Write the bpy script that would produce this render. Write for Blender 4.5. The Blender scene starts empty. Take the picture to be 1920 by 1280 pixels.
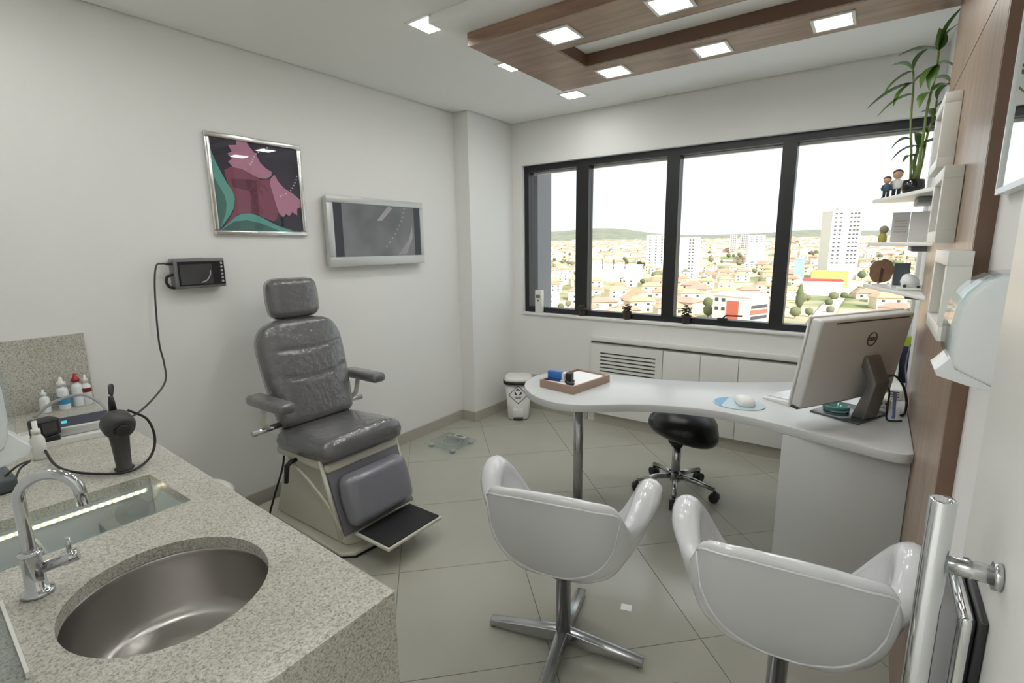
import bpy, bmesh, math, random
from mathutils import Vector, Matrix, noise

# ------------------------------------------------------------------ camera, world, sun, exposure
scene = bpy.context.scene
COL = scene.collection
cam_data = bpy.data.cameras.new('camera')
cam = bpy.data.objects.new('camera', cam_data)
COL.objects.link(cam)
cam_data.sensor_fit = 'HORIZONTAL'
cam_data.sensor_width = 36.0
cam_data.lens = 943.84 / 1920 * 36.0
cam_data.clip_start = 0.02
cam_data.clip_end = 20000


def view_axes(yaw, pitch, roll):
    ca, sa, cb, sb, cc, sc = (math.cos(yaw), math.sin(yaw), math.cos(pitch), math.sin(pitch), math.cos(roll), math.sin(roll))
    m0 = Matrix(((1, 0, 0), (0, 0, -1), (0, 1, 0)))
    ry = Matrix(((ca, -sa, 0), (sa, ca, 0), (0, 0, 1)))
    rp = Matrix(((1, 0, 0), (0, cb, -sb), (0, sb, cb)))
    rr = Matrix(((cc, -sc, 0), (sc, cc, 0), (0, 0, 1)))
    return rr @ rp @ m0 @ ry


_m = view_axes(-0.62355, 0.18644, -0.01284)
_right, _down, _fwd = Vector(_m[0]), Vector(_m[1]), Vector(_m[2])
_rot = Matrix((_right, -_down, -_fwd)).transposed()
cam.matrix_world = Matrix.Translation((0, 0, 1.5)) @ _rot.to_4x4()
scene.camera = cam

world = bpy.data.worlds.new('sky')
scene.world = world
world.use_nodes = True
wn = world.node_tree
wn.nodes.clear()
w_out = wn.nodes.new('ShaderNodeOutputWorld')
w_bg = wn.nodes.new('ShaderNodeBackground')
w_sky = wn.nodes.new('ShaderNodeTexSky')
w_sky.sky_type = 'HOSEK_WILKIE'
w_sky.turbidity = 5.0
w_sky.ground_albedo = 0.4
w_sky.sun_direction = Vector((0.62, -0.50, 0.60)).normalized()
w_mix = wn.nodes.new('ShaderNodeMix')
w_mix.data_type = 'RGBA'
w_mix.inputs[0].default_value = 0.72
w_mix.inputs[7].default_value = (0.93, 0.98, 1.0, 1)
wn.links.new(w_sky.outputs[0], w_mix.inputs[6])
wn.links.new(w_mix.outputs[2], w_bg.inputs[0])
w_bg.inputs[1].default_value = 1.05
wn.links.new(w_bg.outputs[0], w_out.inputs[0])

sun_data = bpy.data.lights.new('sun', 'SUN')
sun_data.energy = 4.4
sun_data.angle = 0.01
sun_data.color = (1.0, 0.95, 0.86)
sun = bpy.data.objects.new('sun', sun_data)
COL.objects.link(sun)
sun.rotation_euler = Vector((-0.62, 0.50, -0.60)).to_track_quat('-Z', 'Y').to_euler()
sun.location = (20, -20, 40)

LED_POWER = 27.5
scene.view_settings.view_transform = 'Standard'
scene.view_settings.look = 'None'
scene.view_settings.exposure = 0.8
scene.view_settings.gamma = 1.0
scene.view_settings.use_curve_mapping = False

random.seed(7)
PI = math.pi


# ------------------------------------------------------------------ materials
def lin(c):
    return tuple(((v / 255) / 12.92 if v / 255 <= 0.04045 else ((v / 255 + 0.055) / 1.055) ** 2.4) for v in c)


MATS = {}


def mat(name, rgb, rough=0.5, metal=0.0, coat=0.0, spec=0.5, bump=0.0, bscale=30.0, vary=0.0, vscale=8.0,
        emit=None, estr=0.0, alpha=None, trans=0.0, stretch=None):
    if name in MATS:
        return MATS[name]
    m = bpy.data.materials.new(name)
    m.use_nodes = True
    nt = m.node_tree
    b = nt.nodes['Principled BSDF']
    c = lin(rgb)
    b.inputs['Base Color'].default_value = (*c, 1)
    b.inputs['Roughness'].default_value = rough
    b.inputs['Metallic'].default_value = metal
    b.inputs['Specular IOR Level'].default_value = spec
    b.inputs['Coat Weight'].default_value = coat
    b.inputs['Coat Roughness'].default_value = 0.08
    b.inputs['Transmission Weight'].default_value = trans
    tc = nt.nodes.new('ShaderNodeTexCoord')
    src = tc.outputs['Object']
    if stretch:
        mp = nt.nodes.new('ShaderNodeMapping')
        mp.inputs['Scale'].default_value = stretch
        nt.links.new(src, mp.inputs[0])
        src = mp.outputs[0]
    if vary > 0:
        n = nt.nodes.new('ShaderNodeTexNoise')
        n.inputs['Scale'].default_value = vscale
        n.inputs['Detail'].default_value = 5
        nt.links.new(src, n.inputs['Vector'])
        mx = nt.nodes.new('ShaderNodeMix')
        mx.data_type = 'RGBA'
        mx.inputs[6].default_value = (*[v * (1 - vary) for v in c], 1)
        mx.inputs[7].default_value = (*[min(1, v * (1 + vary)) for v in c], 1)
        nt.links.new(n.outputs[0], mx.inputs[0])
        nt.links.new(mx.outputs[2], b.inputs['Base Color'])
    if bump > 0:
        n2 = nt.nodes.new('ShaderNodeTexNoise')
        n2.inputs['Scale'].default_value = bscale
        n2.inputs['Detail'].default_value = 3
        nt.links.new(src, n2.inputs['Vector'])
        bp = nt.nodes.new('ShaderNodeBump')
        bp.inputs['Strength'].default_value = bump
        bp.inputs['Distance'].default_value = 0.01
        nt.links.new(n2.outputs[0], bp.inputs['Height'])
        nt.links.new(bp.outputs[0], b.inputs['Normal'])
        if coat > 0:
            nt.links.new(bp.outputs[0], b.inputs['Coat Normal'])
    if emit:
        b.inputs['Emission Color'].default_value = (*lin(emit), 1)
        b.inputs['Emission Strength'].default_value = estr
    MATS[name] = m
    return m


def glass_mat(name, tint=(1, 1, 1), gloss=0.06, edge=0.6):
    """thin clear sheet: mostly see-through, mirror-like towards grazing angles"""
    if name in MATS:
        return MATS[name]
    m = bpy.data.materials.new(name)
    m.use_nodes = True
    nt = m.node_tree
    nt.nodes.clear()
    o = nt.nodes.new('ShaderNodeOutputMaterial')
    t = nt.nodes.new('ShaderNodeBsdfTransparent')
    t.inputs[0].default_value = (*tint, 1)
    g = nt.nodes.new('ShaderNodeBsdfGlossy')
    g.inputs['Roughness'].default_value = 0.02
    lw = nt.nodes.new('ShaderNodeLayerWeight')
    lw.inputs[0].default_value = 0.25
    mr = nt.nodes.new('ShaderNodeMapRange')
    mr.inputs['To Min'].default_value = gloss
    mr.inputs['To Max'].default_value = edge
    nt.links.new(lw.outputs['Fresnel'], mr.inputs[0])
    ge = nt.nodes.new('ShaderNodeNewGeometry')
    fr_ = nt.nodes.new('ShaderNodeMath')
    fr_.operation = 'SUBTRACT'
    fr_.inputs[0].default_value = 1.0
    nt.links.new(ge.outputs['Backfacing'], fr_.inputs[1])
    mu = nt.nodes.new('ShaderNodeMath')
    mu.operation = 'MULTIPLY'
    nt.links.new(mr.outputs[0], mu.inputs[0])
    nt.links.new(fr_.outputs[0], mu.inputs[1])
    mx = nt.nodes.new('ShaderNodeMixShader')
    nt.links.new(mu.outputs[0], mx.inputs[0])
    nt.links.new(t.outputs[0], mx.inputs[1])
    nt.links.new(g.outputs[0], mx.inputs[2])
    nt.links.new(mx.outputs[0], o.inputs[0])
    MATS[name] = m
    return m


def granite_mat(name, base, dark, light, scale=1.0):
    m = bpy.data.materials.new(name)
    m.use_nodes = True
    nt = m.node_tree
    b = nt.nodes['Principled BSDF']
    b.inputs['Roughness'].default_value = 0.32
    tc = nt.nodes.new('ShaderNodeTexCoord')
    n1 = nt.nodes.new('ShaderNodeTexNoise')
    n1.inputs['Scale'].default_value = 215 * scale
    n1.inputs['Detail'].default_value = 4
    n1.inputs['Roughness'].default_value = 0.7
    nt.links.new(tc.outputs['Object'], n1.inputs['Vector'])
    r1 = nt.nodes.new('ShaderNodeValToRGB')
    r1.color_ramp.elements[0].position = 0.36
    r1.color_ramp.elements[0].color = (*lin(dark), 1)
    r1.color_ramp.elements[1].position = 0.64
    r1.color_ramp.elements[1].color = (*lin(light), 1)
    e = r1.color_ramp.elements.new(0.47)
    e.color = (*lin(base), 1)
    nt.links.new(n1.outputs[0], r1.inputs[0])
    v = nt.nodes.new('ShaderNodeTexVoronoi')
    v.inputs['Scale'].default_value = 60 * scale
    nt.links.new(tc.outputs['Object'], v.inputs['Vector'])
    r2 = nt.nodes.new('ShaderNodeValToRGB')
    r2.color_ramp.elements[0].position = 0.06
    r2.color_ramp.elements[0].color = (0.74, 0.73, 0.68, 1)
    r2.color_ramp.elements[1].position = 0.16
    r2.color_ramp.elements[1].color = (1, 1, 1, 1)
    nt.links.new(v.outputs['Distance'], r2.inputs[0])
    n3 = nt.nodes.new('ShaderNodeTexNoise')
    n3.inputs['Scale'].default_value = 5
    nt.links.new(tc.outputs['Object'], n3.inputs['Vector'])
    r3 = nt.nodes.new('ShaderNodeValToRGB')
    r3.color_ramp.elements[0].position = 0.35
    r3.color_ramp.elements[0].color = (0.88, 0.87, 0.84, 1)
    r3.color_ramp.elements[1].position = 0.65
    r3.color_ramp.elements[1].color = (1, 1, 1, 1)
    nt.links.new(n3.outputs[0], r3.inputs[0])
    m1 = nt.nodes.new('ShaderNodeMix')
    m1.data_type = 'RGBA'
    m1.blend_type = 'MULTIPLY'
    m1.inputs[0].default_value = 1
    nt.links.new(r1.outputs[0], m1.inputs[6])
    nt.links.new(r2.outputs[0], m1.inputs[7])
    m2 = nt.nodes.new('ShaderNodeMix')
    m2.data_type = 'RGBA'
    m2.blend_type = 'MULTIPLY'
    m2.inputs[0].default_value = 1
    nt.links.new(m1.outputs[2], m2.inputs[6])
    nt.links.new(r3.outputs[0], m2.inputs[7])
    nt.links.new(m2.outputs[2], b.inputs['Base Color'])
    MATS[name] = m
    return m


def wood_mat(name, a, bcol, stretch, rough=0.38):
    m = bpy.data.materials.new(name)
    m.use_nodes = True
    nt = m.node_tree
    b = nt.nodes['Principled BSDF']
    b.inputs['Roughness'].default_value = rough
    tc = nt.nodes.new('ShaderNodeTexCoord')
    mp = nt.nodes.new('ShaderNodeMapping')
    mp.inputs['Scale'].default_value = stretch
    nt.links.new(tc.outputs['Object'], mp.inputs[0])
    n = nt.nodes.new('ShaderNodeTexNoise')
    n.inputs['Scale'].default_value = 3
    n.inputs['Detail'].default_value = 8
    n.inputs['Roughness'].default_value = 0.62
    n.inputs['Distortion'].default_value = 0.6
    nt.links.new(mp.outputs[0], n.inputs['Vector'])
    r = nt.nodes.new('ShaderNodeValToRGB')
    r.color_ramp.elements[0].position = 0.3
    r.color_ramp.elements[0].color = (*lin(a), 1)
    r.color_ramp.elements[1].position = 0.7
    r.color_ramp.elements[1].color = (*lin(bcol), 1)
    nt.links.new(n.outputs[0], r.inputs[0])
    nt.links.new(r.outputs[0], b.inputs['Base Color'])
    MATS[name] = m
    return m


def screen_mat(name, coord_mode):
    """a dim lit display showing a grey image of soft random tones"""
    m = bpy.data.materials.new(name)
    m.use_nodes = True
    nt = m.node_tree
    b = nt.nodes['Principled BSDF']
    b.inputs['Roughness'].default_value = 0.35
    b.inputs['Specular IOR Level'].default_value = 0.25
    b.inputs['Base Color'].default_value = (0.02, 0.02, 0.022, 1)
    tc = nt.nodes.new('ShaderNodeTexCoord')
    n = nt.nodes.new('ShaderNodeTexNoise')
    n.inputs['Scale'].default_value = 5
    n.inputs['Detail'].default_value = 2
    nt.links.new(tc.outputs['Object'], n.inputs['Vector'])
    r = nt.nodes.new('ShaderNodeValToRGB')
    r.color_ramp.elements[0].position = 0.2
    r.color_ramp.elements[1].position = 0.8
    lo, hi = ((0.085, 0.085, 0.085), (0.20, 0.205, 0.205)) if coord_mode == 'tv' else ((0.012, 0.012, 0.010), (0.05, 0.05, 0.045))
    r.color_ramp.elements[0].color = (*lo, 1)
    r.color_ramp.elements[1].color = (*hi, 1)
    nt.links.new(n.outputs[0], r.inputs[0])
    nt.links.new(r.outputs[0], b.inputs['Emission Color'])
    b.inputs['Emission Strength'].default_value = 0.45
    MATS[name] = m
    return m


W_WALL = mat('wall_paint', (232, 232, 229), 0.62, vary=0.012, vscale=1.5, bump=0.04, bscale=180)
W_CEIL = mat('ceiling_paint', (236, 236, 231), 0.7, bump=0.03, bscale=150)
W_TRIM = mat('white_lacquer', (229, 229, 224), 0.32)
M_DESK = mat('desk_white', (200, 202, 201), 0.28)
M_TILE = mat('porcelain_tile', (172, 171, 160), 0.16, vary=0.03, vscale=5, spec=0.5)
M_GROUT = mat('grout', (128, 124, 112), 0.8)
M_BASEB = mat('baseboard_tile', (176, 172, 160), 0.3)
M_BLACK = mat('black_aluminium', (30, 30, 33), 0.4)
M_BLKPL = mat('black_plastic', (26, 26, 28), 0.42)
M_DKPL = mat('dark_grey_plastic', (62, 61, 60), 0.45)
M_CHROME = mat('chrome', (205, 207, 210), 0.07, 1.0)
M_STEEL = mat('brushed_steel', (196, 193, 190), 0.30, 1.0, bump=0.04, bscale=220, stretch=(1, 1, 12))
M_BRUSH = mat('satin_steel', (186, 187, 188), 0.22, 1.0)
M_SILVER = mat('silver_plastic', (196, 198, 196), 0.33, 0.35)
M_WHITEPL = mat('white_plastic', (232, 236, 237), 0.22)
M_CREAM = mat('cream_metal', (205, 202, 188), 0.4)
M_VINYL = mat('grey_vinyl_wrapped', (96, 95, 96), 0.28, coat=1.0, bump=0.5, bscale=30, vary=0.05, vscale=6)
M_VINYL2 = mat('grey_vinyl_plain', (112, 111, 118), 0.42, coat=0.25)
M_WVINYL = mat('white_vinyl_wrapped', (218, 219, 221), 0.2, coat=0.9, bump=0.18, bscale=12)
M_WBACK = mat('white_vinyl_back', (196, 196, 198), 0.42)
M_RUBBER = mat('black_rubber', (22, 22, 24), 0.7, bump=0.1, bscale=300)
M_LEATH = mat('black_leather', (17, 17, 20), 0.3, bump=0.1, bscale=120)
M_CLEAR = glass_mat('clear_glass', (0.96, 0.98, 0.98), 0.06, 0.6)
M_PANE = glass_mat('window_glass', (0.97, 0.98, 0.98), 0.03, 0.5)
M_PLGLASS = glass_mat('clear_plastic', (0.90, 0.93, 0.93), 0.08, 0.6)
M_GRANITE = granite_mat('granite', (188, 186, 176), (134, 131, 122), (216, 214, 206))
M_WOODX = wood_mat('wood_along_x', (122, 94, 78), (164, 133, 112), (0.9, 9, 9))
M_WOODZ = wood_mat('wood_upright', (132, 112, 95), (174, 152, 132), (9, 9, 0.8), 0.32)
M_WOODE = mat('wood_edge_dark', (112, 86, 70), 0.4, vary=0.08, vscale=14, stretch=(12, 12, 1))
M_LED = mat('led_diffuser', (250, 250, 248), 0.5, emit=(250, 250, 248), estr=LED_POWER)
M_TVSCR = screen_mat('tv_image', 'tv')
M_DEVSCR = screen_mat('monitor_image', 'dev')
M_MIRROR = mat('mirror_silver', (226, 232, 230), 0.01, 1.0)
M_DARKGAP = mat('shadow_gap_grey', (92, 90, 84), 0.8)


# ------------------------------------------------------------------ mesh builder
class MB:
    def __init__(self):
        self.v, self.f, self.s = [], [], []
        self.bevel = None
        self.x = None

    def at(self, mtx):
        self.x = mtx
        return self

    def add(self, vs, fs, smooth=False):
        o = len(self.v)
        if self.x is not None:
            vs = [tuple(self.x @ Vector(p)) for p in vs]
        self.v += [tuple(p) for p in vs]
        self.f += [tuple(i + o for i in q) for q in fs]
        self.s += [smooth] * len(fs)
        return self

    def box(self, x0, x1, y0, y1, z0, z1):
        vs = [(x0, y0, z0), (x1, y0, z0), (x1, y1, z0), (x0, y1, z0), (x0, y0, z1), (x1, y0, z1), (x1, y1, z1), (x0, y1, z1)]
        return self.add(vs, [(3, 2, 1, 0), (4, 5, 6, 7), (0, 1, 5, 4), (1, 2, 6, 5), (2, 3, 7, 6), (3, 0, 4, 7)])

    def cbox(self, c, s):
        return self.box(c[0] - s[0] / 2, c[0] + s[0] / 2, c[1] - s[1] / 2, c[1] + s[1] / 2, c[2] - s[2] / 2, c[2] + s[2] / 2)

    def prism(self, poly, z0, z1, axis='z', smooth=False):
        n = len(poly)

        def p(a, b, c):
            return {'z': (a, b, c), 'x': (c, a, b), 'y': (a, c, b)}[axis]
        vs = [p(a, b, z0) for a, b in poly] + [p(a, b, z1) for a, b in poly]
        fs = [tuple(range(n - 1, -1, -1)), tuple(range(n, 2 * n))]
        if axis == 'y':
            fs = [tuple(range(n)), tuple(range(2 * n - 1, n - 1, -1))]
        sides = [(i, (i + 1) % n, n + (i + 1) % n, n + i) for i in range(n)]
        if axis == 'y':
            sides = [tuple(reversed(q)) for q in sides]
        o = len(self.v)
        self.add(vs, fs, False)
        self.f += [tuple(i + o for i in q) for q in sides]
        self.s += [smooth] * n
        return self

    def lathe(self, prof, seg=24, c=(0, 0, 0), sx=1.0, sy=1.0, smooth=True, cap=True):
        vs, fs = [], []
        n = len(prof)
        for r, z in prof:
            for k in range(seg):
                a = 2 * PI * k / seg
                vs.append((c[0] + r * sx * math.cos(a), c[1] + r * sy * math.sin(a), c[2] + z))
        for i in range(n - 1):
            for k in range(seg):
                k2 = (k + 1) % seg
                fs.append((i * seg + k, i * seg + k2, (i + 1) * seg + k2, (i + 1) * seg + k))
        self.add(vs, fs, smooth)
        if cap:
            o = len(self.v) - len(vs)
            self.f.append(tuple(o + k for k in range(seg - 1, -1, -1)))
            self.f.append(tuple(o + (n - 1) * seg + k for k in range(seg)))
            self.s += [False, False]
        return self

    def tube(self, pts, r, seg=10, cap=True, smooth=True):
        pts = [Vector(p) for p in pts]
        rs = r if isinstance(r, (list, tuple)) else [r] * len(pts)
        up = None
        vs, fs = [], []
        n = len(pts)
        for i, p in enumerate(pts):
            t = (pts[min(i + 1, n - 1)] - pts[max(i - 1, 0)])
            t = t.normalized() if t.length > 1e-9 else Vector((0, 0, 1))
            if up is None:
                up = Vector((0, 0, 1)) if abs(t.z) < 0.9 else Vector((1, 0, 0))
            a = (up - t * up.dot(t)).normalized()
            up = a
            b = t.cross(a)
            for k in range(seg):
                w = 2 * PI * k / seg
                vs.append(tuple(p + (a * math.cos(w) + b * math.sin(w)) * rs[i]))
        for i in range(n - 1):
            for k in range(seg):
                k2 = (k + 1) % seg
                fs.append((i * seg + k, i * seg + k2, (i + 1) * seg + k2, (i + 1) * seg + k))
        o = len(self.v)
        self.add(vs, fs, smooth)
        if cap:
            self.f.append(tuple(o + k for k in range(seg - 1, -1, -1)))
            self.f.append(tuple(o + (n - 1) * seg + k for k in range(seg)))
            self.s += [False, False]
        return self

    def ball(self, c, r, seg=14, rings=8, sz=None):
        rx, ry, rz = (r, r, r) if not isinstance(r, (tuple, list)) else r
        prof = []
        vs, fs = [], []
        for i in range(rings + 1):
            a = -PI / 2 + PI * i / rings
            for k in range(seg):
                w = 2 * PI * k / seg
                vs.append((c[0] + rx * math.cos(a) * math.cos(w), c[1] + ry * math.cos(a) * math.sin(w), c[2] + rz * math.sin(a)))
        for i in range(rings):
            for k in range(seg):
                k2 = (k + 1) % seg
                fs.append((i * seg + k, i * seg + k2, (i + 1) * seg + k2, (i + 1) * seg + k))
        return self.add(vs, fs, True)

    def grid(self, pts, nu, nv, closed_u=False, smooth=True):
        """pts in row-major order: nv rows of nu"""
        fs = []
        for j in range(nv - 1):
            for i in range(nu if closed_u else nu - 1):
                i2 = (i + 1) % nu
                fs.append((j * nu + i, j * nu + i2, (j + 1) * nu + i2, (j + 1) * nu + i))
        return self.add(pts, fs, smooth)

    def mesh(self, name, inv=None, bevel=None, seg=2, recalc=True):
        me = bpy.data.meshes.new(name)
        me.from_pydata(self.v, [], self.f)
        for p, s in zip(me.polygons, self.s):
            p.use_smooth = s
        bm = bmesh.new()
        bm.from_mesh(me)
        bmesh.ops.remove_doubles(bm, verts=bm.verts, dist=1e-6)
        if recalc:
            bmesh.ops.recalc_face_normals(bm, faces=bm.faces)
        if bevel:
            es = [e for e in bm.edges if len(e.link_faces) == 2 and e.calc_face_angle(0) > 0.5]
            r = bmesh.ops.bevel(bm, geom=es, offset=bevel, segments=seg, affect='EDGES', profile=0.5, clamp_overlap=True)
            for f in bm.faces:
                f.smooth = True
        bm.to_mesh(me)
        bm.free()
        if bevel:
            me.set_sharp_from_angle(angle=0.9)
        if inv is not None:
            me.transform(inv)
        me.update()
        return me


def rotz(a, loc=(0, 0, 0)):
    return Matrix.Translation(loc) @ Matrix.Rotation(a, 4, 'Z')


ROOT = {}


def tag(o, label=None, cat=None, group=None, kind=None):
    if label:
        o['label'] = label
    if cat:
        o['category'] = cat
    if group:
        o['group'] = group
    if kind:
        o['kind'] = kind
    return o


def thing(name, label, cat, loc=(0, 0, 0), rz=0.0, group=None):
    o = bpy.data.objects.new(name, None)
    o.empty_display_size = 0.05
    COL.objects.link(o)
    o.location = loc
    o.rotation_euler = (0, 0, rz)
    ROOT[o.name] = rotz(rz, loc).inverted()
    return tag(o, label, cat, group)


def part(mb, name, material, parent, bevel=None, seg=2, label=None, recalc=True, mods=None, local=False):
    """one mesh object under PARENT; coordinates of MB are world ones unless LOCAL"""
    inv = None if local else ROOT.get(parent.name)
    me = mb.mesh(name, inv, bevel, seg, recalc)
    me.materials.append(material)
    o = bpy.data.objects.new(name, me)
    COL.objects.link(o)
    o.parent = parent
    ROOT[o.name] = ROOT.get(parent.name) if not local else None
    if label:
        o['label'] = label
    return o


def single(mb, name, material, label, cat, bevel=None, seg=2, group=None, recalc=True):
    """a thing that is one mesh, its origin at the middle of its base"""
    me = mb.mesh(name, None, bevel, seg, recalc)
    xs, ys, zs = zip(*[v.co for v in me.vertices])
    c = Vector(((min(xs) + max(xs)) / 2, (min(ys) + max(ys)) / 2, min(zs)))
    me.transform(Matrix.Translation(-c))
    me.materials.append(material)
    o = bpy.data.objects.new(name, me)
    COL.objects.link(o)
    o.location = c
    ROOT[o.name] = Matrix.Translation(-c)
    return tag(o, label, cat, group)


def struct(mb, name, material, label, parent=None, bevel=None, cat=None, recalc=True):
    me = mb.mesh(name, None, bevel, 2, recalc)
    me.materials.append(material)
    o = bpy.data.objects.new(name, me)
    COL.objects.link(o)
    if parent:
        o.parent = parent
    else:
        tag(o, label, cat or name.split('_')[0], None, 'structure')
    return o


def dup(root, loc, rz, label, group=None):
    r = root.copy()
    COL.objects.link(r)
    r.location = loc
    r.rotation_euler = (0, 0, rz)
    r['label'] = label
    if group:
        r['group'] = group
    for ch in list(root.children):
        c = ch.copy()
        COL.objects.link(c)
        c.parent = r
        for g in list(ch.children):
            d = g.copy()
            COL.objects.link(d)
            d.parent = c
    return r


def smooth_path(ctrl, n=8):
    """Catmull-Rom through the control points"""
    P = [Vector(p) for p in ctrl]
    P = [P[0] * 2 - P[1]] + P + [P[-1] * 2 - P[-2]]
    out = []
    for i in range(1, len(P) - 2):
        p0, p1, p2, p3 = P[i - 1:i + 3]
        for k in range(n):
            t = k / n
            out.append(0.5 * ((2 * p1) + (p2 - p0) * t + (2 * p0 - 5 * p1 + 4 * p2 - p3) * t * t + (3 * p1 - p0 - 3 * p2 + p3) * t ** 3))
    out.append(P[-2])
    return out


def clip(poly, a, b, c):
    """keep a*x+b*y<=c"""
    out = []
    for i in range(len(poly)):
        p, q = poly[i], poly[(i + 1) % len(poly)]
        dp, dq = a * p[0] + b * p[1] - c, a * q[0] + b * q[1] - c
        if dp <= 0:
            out.append(p)
        if dp * dq < 0:
            t = dp / (dp - dq)
            out.append((p[0] + t * (q[0] - p[0]), p[1] + t * (q[1] - p[1])))
    return out

# ------------------------------------------------------------------ the room
XL, XP, XR, YB, YN, ZC = -2.866, -2.72, 0.21, 3.82, 0.05, 2.55
YHALL = -2.2

# floor: grout bed and diagonal tiles
fl = struct(MB().box(XL - 0.1, XR + 0.1, YHALL - 0.1, YB + 0.2, -0.12, -0.004), 'floor', M_GROUT, 'cream polished porcelain tile floor laid on the diagonal', cat='floor')
S2 = math.sqrt(0.5)
A0, DA, B0, DB = 2.21, 0.882, 0.555, 0.83     # y-x = A0+k*DA, x+y = B0+k*DB
g = 0.0022
for ka in range(-5, 7):
    for kb in range(-8, 6):
        a0, a1 = A0 + ka * DA + g, A0 + (ka + 1) * DA - g
        b0, b1 = B0 + kb * DB + g, B0 + (kb + 1) * DB - g
        poly = [((b - a) / 2, (a + b) / 2) for a, b in ((a0, b0), (a0, b1), (a1, b1), (a1, b0))]
        for cl in ((1, 0, XR), (-1, 0, -XL), (0, 1, YB), (0, -1, -YHALL)):
            if poly:
                poly = clip(poly, *cl)
        if len(poly) < 3:
            continue
        me_o = struct(MB().prism(poly, -0.004, 0.0), 'tile', M_TILE, None, parent=fl)

# walls
def slab(name, *b, label='', mtl=W_WALL):
    return struct(MB().box(*b), name, mtl, label)


slab('wall_left', XL - 0.12, XL, YHALL, YB + 0.1, -0.1, ZC + 0.2, label='plain white painted wall behind the grey examination chair')
struct(MB().box(XL, XP, 3.22, YB, 0, ZC + 0.03), 'wall_pillar', W_WALL, 'shallow white wall pillar in the corner by the window', cat='wall')
WX0, WX1, WZ0, WZ1 = -2.625, 0.245, 0.905, 2.195
WY = 3.90
mb = MB()
mb.box(XL, XR + 0.1, YB, YB + 0.16, -0.1, WZ0)
mb.box(XL, XR + 0.1, YB, YB + 0.16, WZ1, ZC + 0.2)
mb.box(XL, WX0, YB, YB + 0.16, WZ0, WZ1)
mb.box(0.192, XR + 0.1, YB, WY - 0.031, WZ0, WZ1)
wall_back = struct(mb, 'wall_back', W_WALL, 'white wall around the wide black-framed window')
wall_right = slab('wall_right', XR, XR + 0.12, YHALL, YB, -0.1, ZC + 0.2, label='white side wall with upright wood panelling on it')
mb = MB()
mb.box(XL, -0.78, YN - 0.12, YN, -0.1, ZC + 0.2)
mb.box(-0.78, XR, YN - 0.12, YN, 2.12, ZC + 0.2)
struct(mb, 'wall_near', W_WALL, 'white wall holding the doorway and the sink counter')
slab('wall_hall', XL, XR, YHALL - 0.1, YHALL, -0.1, ZC + 0.2, label='white wall of the corridor outside the door')

# ceiling with a shadow gap to the walls
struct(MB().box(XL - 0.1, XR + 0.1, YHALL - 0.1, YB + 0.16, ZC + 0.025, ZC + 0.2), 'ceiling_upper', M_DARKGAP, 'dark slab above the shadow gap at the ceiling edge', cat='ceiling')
mb = MB()
G = 0.011
poly = [(XL + G, YN), (XR - 0.001, YN), (XR - 0.001, YB - G), (XP + G, YB - G), (XP + G, 3.22 - G), (XL + G, 3.22 - G)]
mb.prism(poly, ZC, ZC + 0.0245)
struct(mb, 'ceiling', W_CEIL, 'white plasterboard ceiling with a thin shadow gap along the walls')
struct(MB().box(XL + 0.01, XR - 0.01, YHALL + 0.01, YN - 0.125, ZC, ZC + 0.024), 'ceiling_hall', W_CEIL, 'white corridor ceiling outside the door')

# baseboards
H = 0.085
mb = MB().box(XL, XL + 0.012, 0.67, 3.21, 0.0, H)
struct(mb, 'baseboard_left', M_BASEB, 'beige tile baseboard along the left wall')
mb = MB().prism([(XL + 0.012, 3.208), (XP + 0.012, 3.208), (XP + 0.012, YB - 0.0005), (XP, YB - 0.0005), (XP, 3.22), (XL + 0.012, 3.22)], 0, H)
struct(mb, 'baseboard_pillar', M_BASEB, 'beige tile baseboard wrapping the corner pillar')
struct(MB().box(XP + 0.013, -1.935, YB - 0.012, YB, 0, H), 'baseboard_back', M_BASEB, 'short beige tile baseboard under the window')

# window: frame, mullions, panes, sill, latch
win = struct(MB().box(WX0, WX1, WY - 0.03, WY + 0.05, WZ0, WZ0 + 0.045), 'window_1', M_BLACK, 'wide black aluminium window of four panes over the city', cat='window')
for nm, b in (('frame_bar', (WX0, WX1, WY - 0.03, WY + 0.05, WZ1 - 0.05, WZ1)),
              ('frame_bar', (WX0, WX0 + 0.045, WY - 0.03, WY + 0.05, WZ0 + 0.045, WZ1 - 0.05)),
              ('frame_bar', (WX1 - 0.05, WX1, WY - 0.03, WY + 0.05, WZ0 + 0.045, WZ1 - 0.05)),
              ('mullion', (-2.10, -1.985, WY - 0.035, WY + 0.05, WZ0 + 0.045, WZ1 - 0.05)),
              ('mullion', (-1.338, -1.243, WY - 0.035, WY + 0.05, WZ0 + 0.045, WZ1 - 0.05)),
              ('mullion', (-0.574, -0.488, WY - 0.035, WY + 0.05, WZ0 + 0.045, WZ1 - 0.05))):
    struct(MB().box(*b), nm, M_BLACK, None, parent=win)
for x0, x1 in ((WX0 + 0.045, -2.10), (-1.985, -1.338), (-1.243, -0.574), (-0.488, WX1 - 0.05)):
    struct(MB().box(x0, x1, WY + 0.01, WY + 0.016, WZ0 + 0.045, WZ1 - 0.05), 'pane', M_PANE, None, parent=win)
struct(MB().box(WX0 + 0.045, WX1 - 0.05, WY + 0.05, WY + 0.075, WZ1 - 0.068, WZ1 - 0.05), 'outer_lintel', W_TRIM, None, parent=win)
lt = MB().cbox((-0.875, WY - 0.045, WZ0 + 0.052), (0.07, 0.03, 0.022))
lt.tube([(-0.875, WY - 0.055, WZ0 + 0.06), (-0.85, WY - 0.065, WZ0 + 0.085), (-0.74, WY - 0.07, WZ0 + 0.088)], 0.006, 8)
struct(lt, 'window_latch', M_BLACK, None, parent=win)
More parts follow.
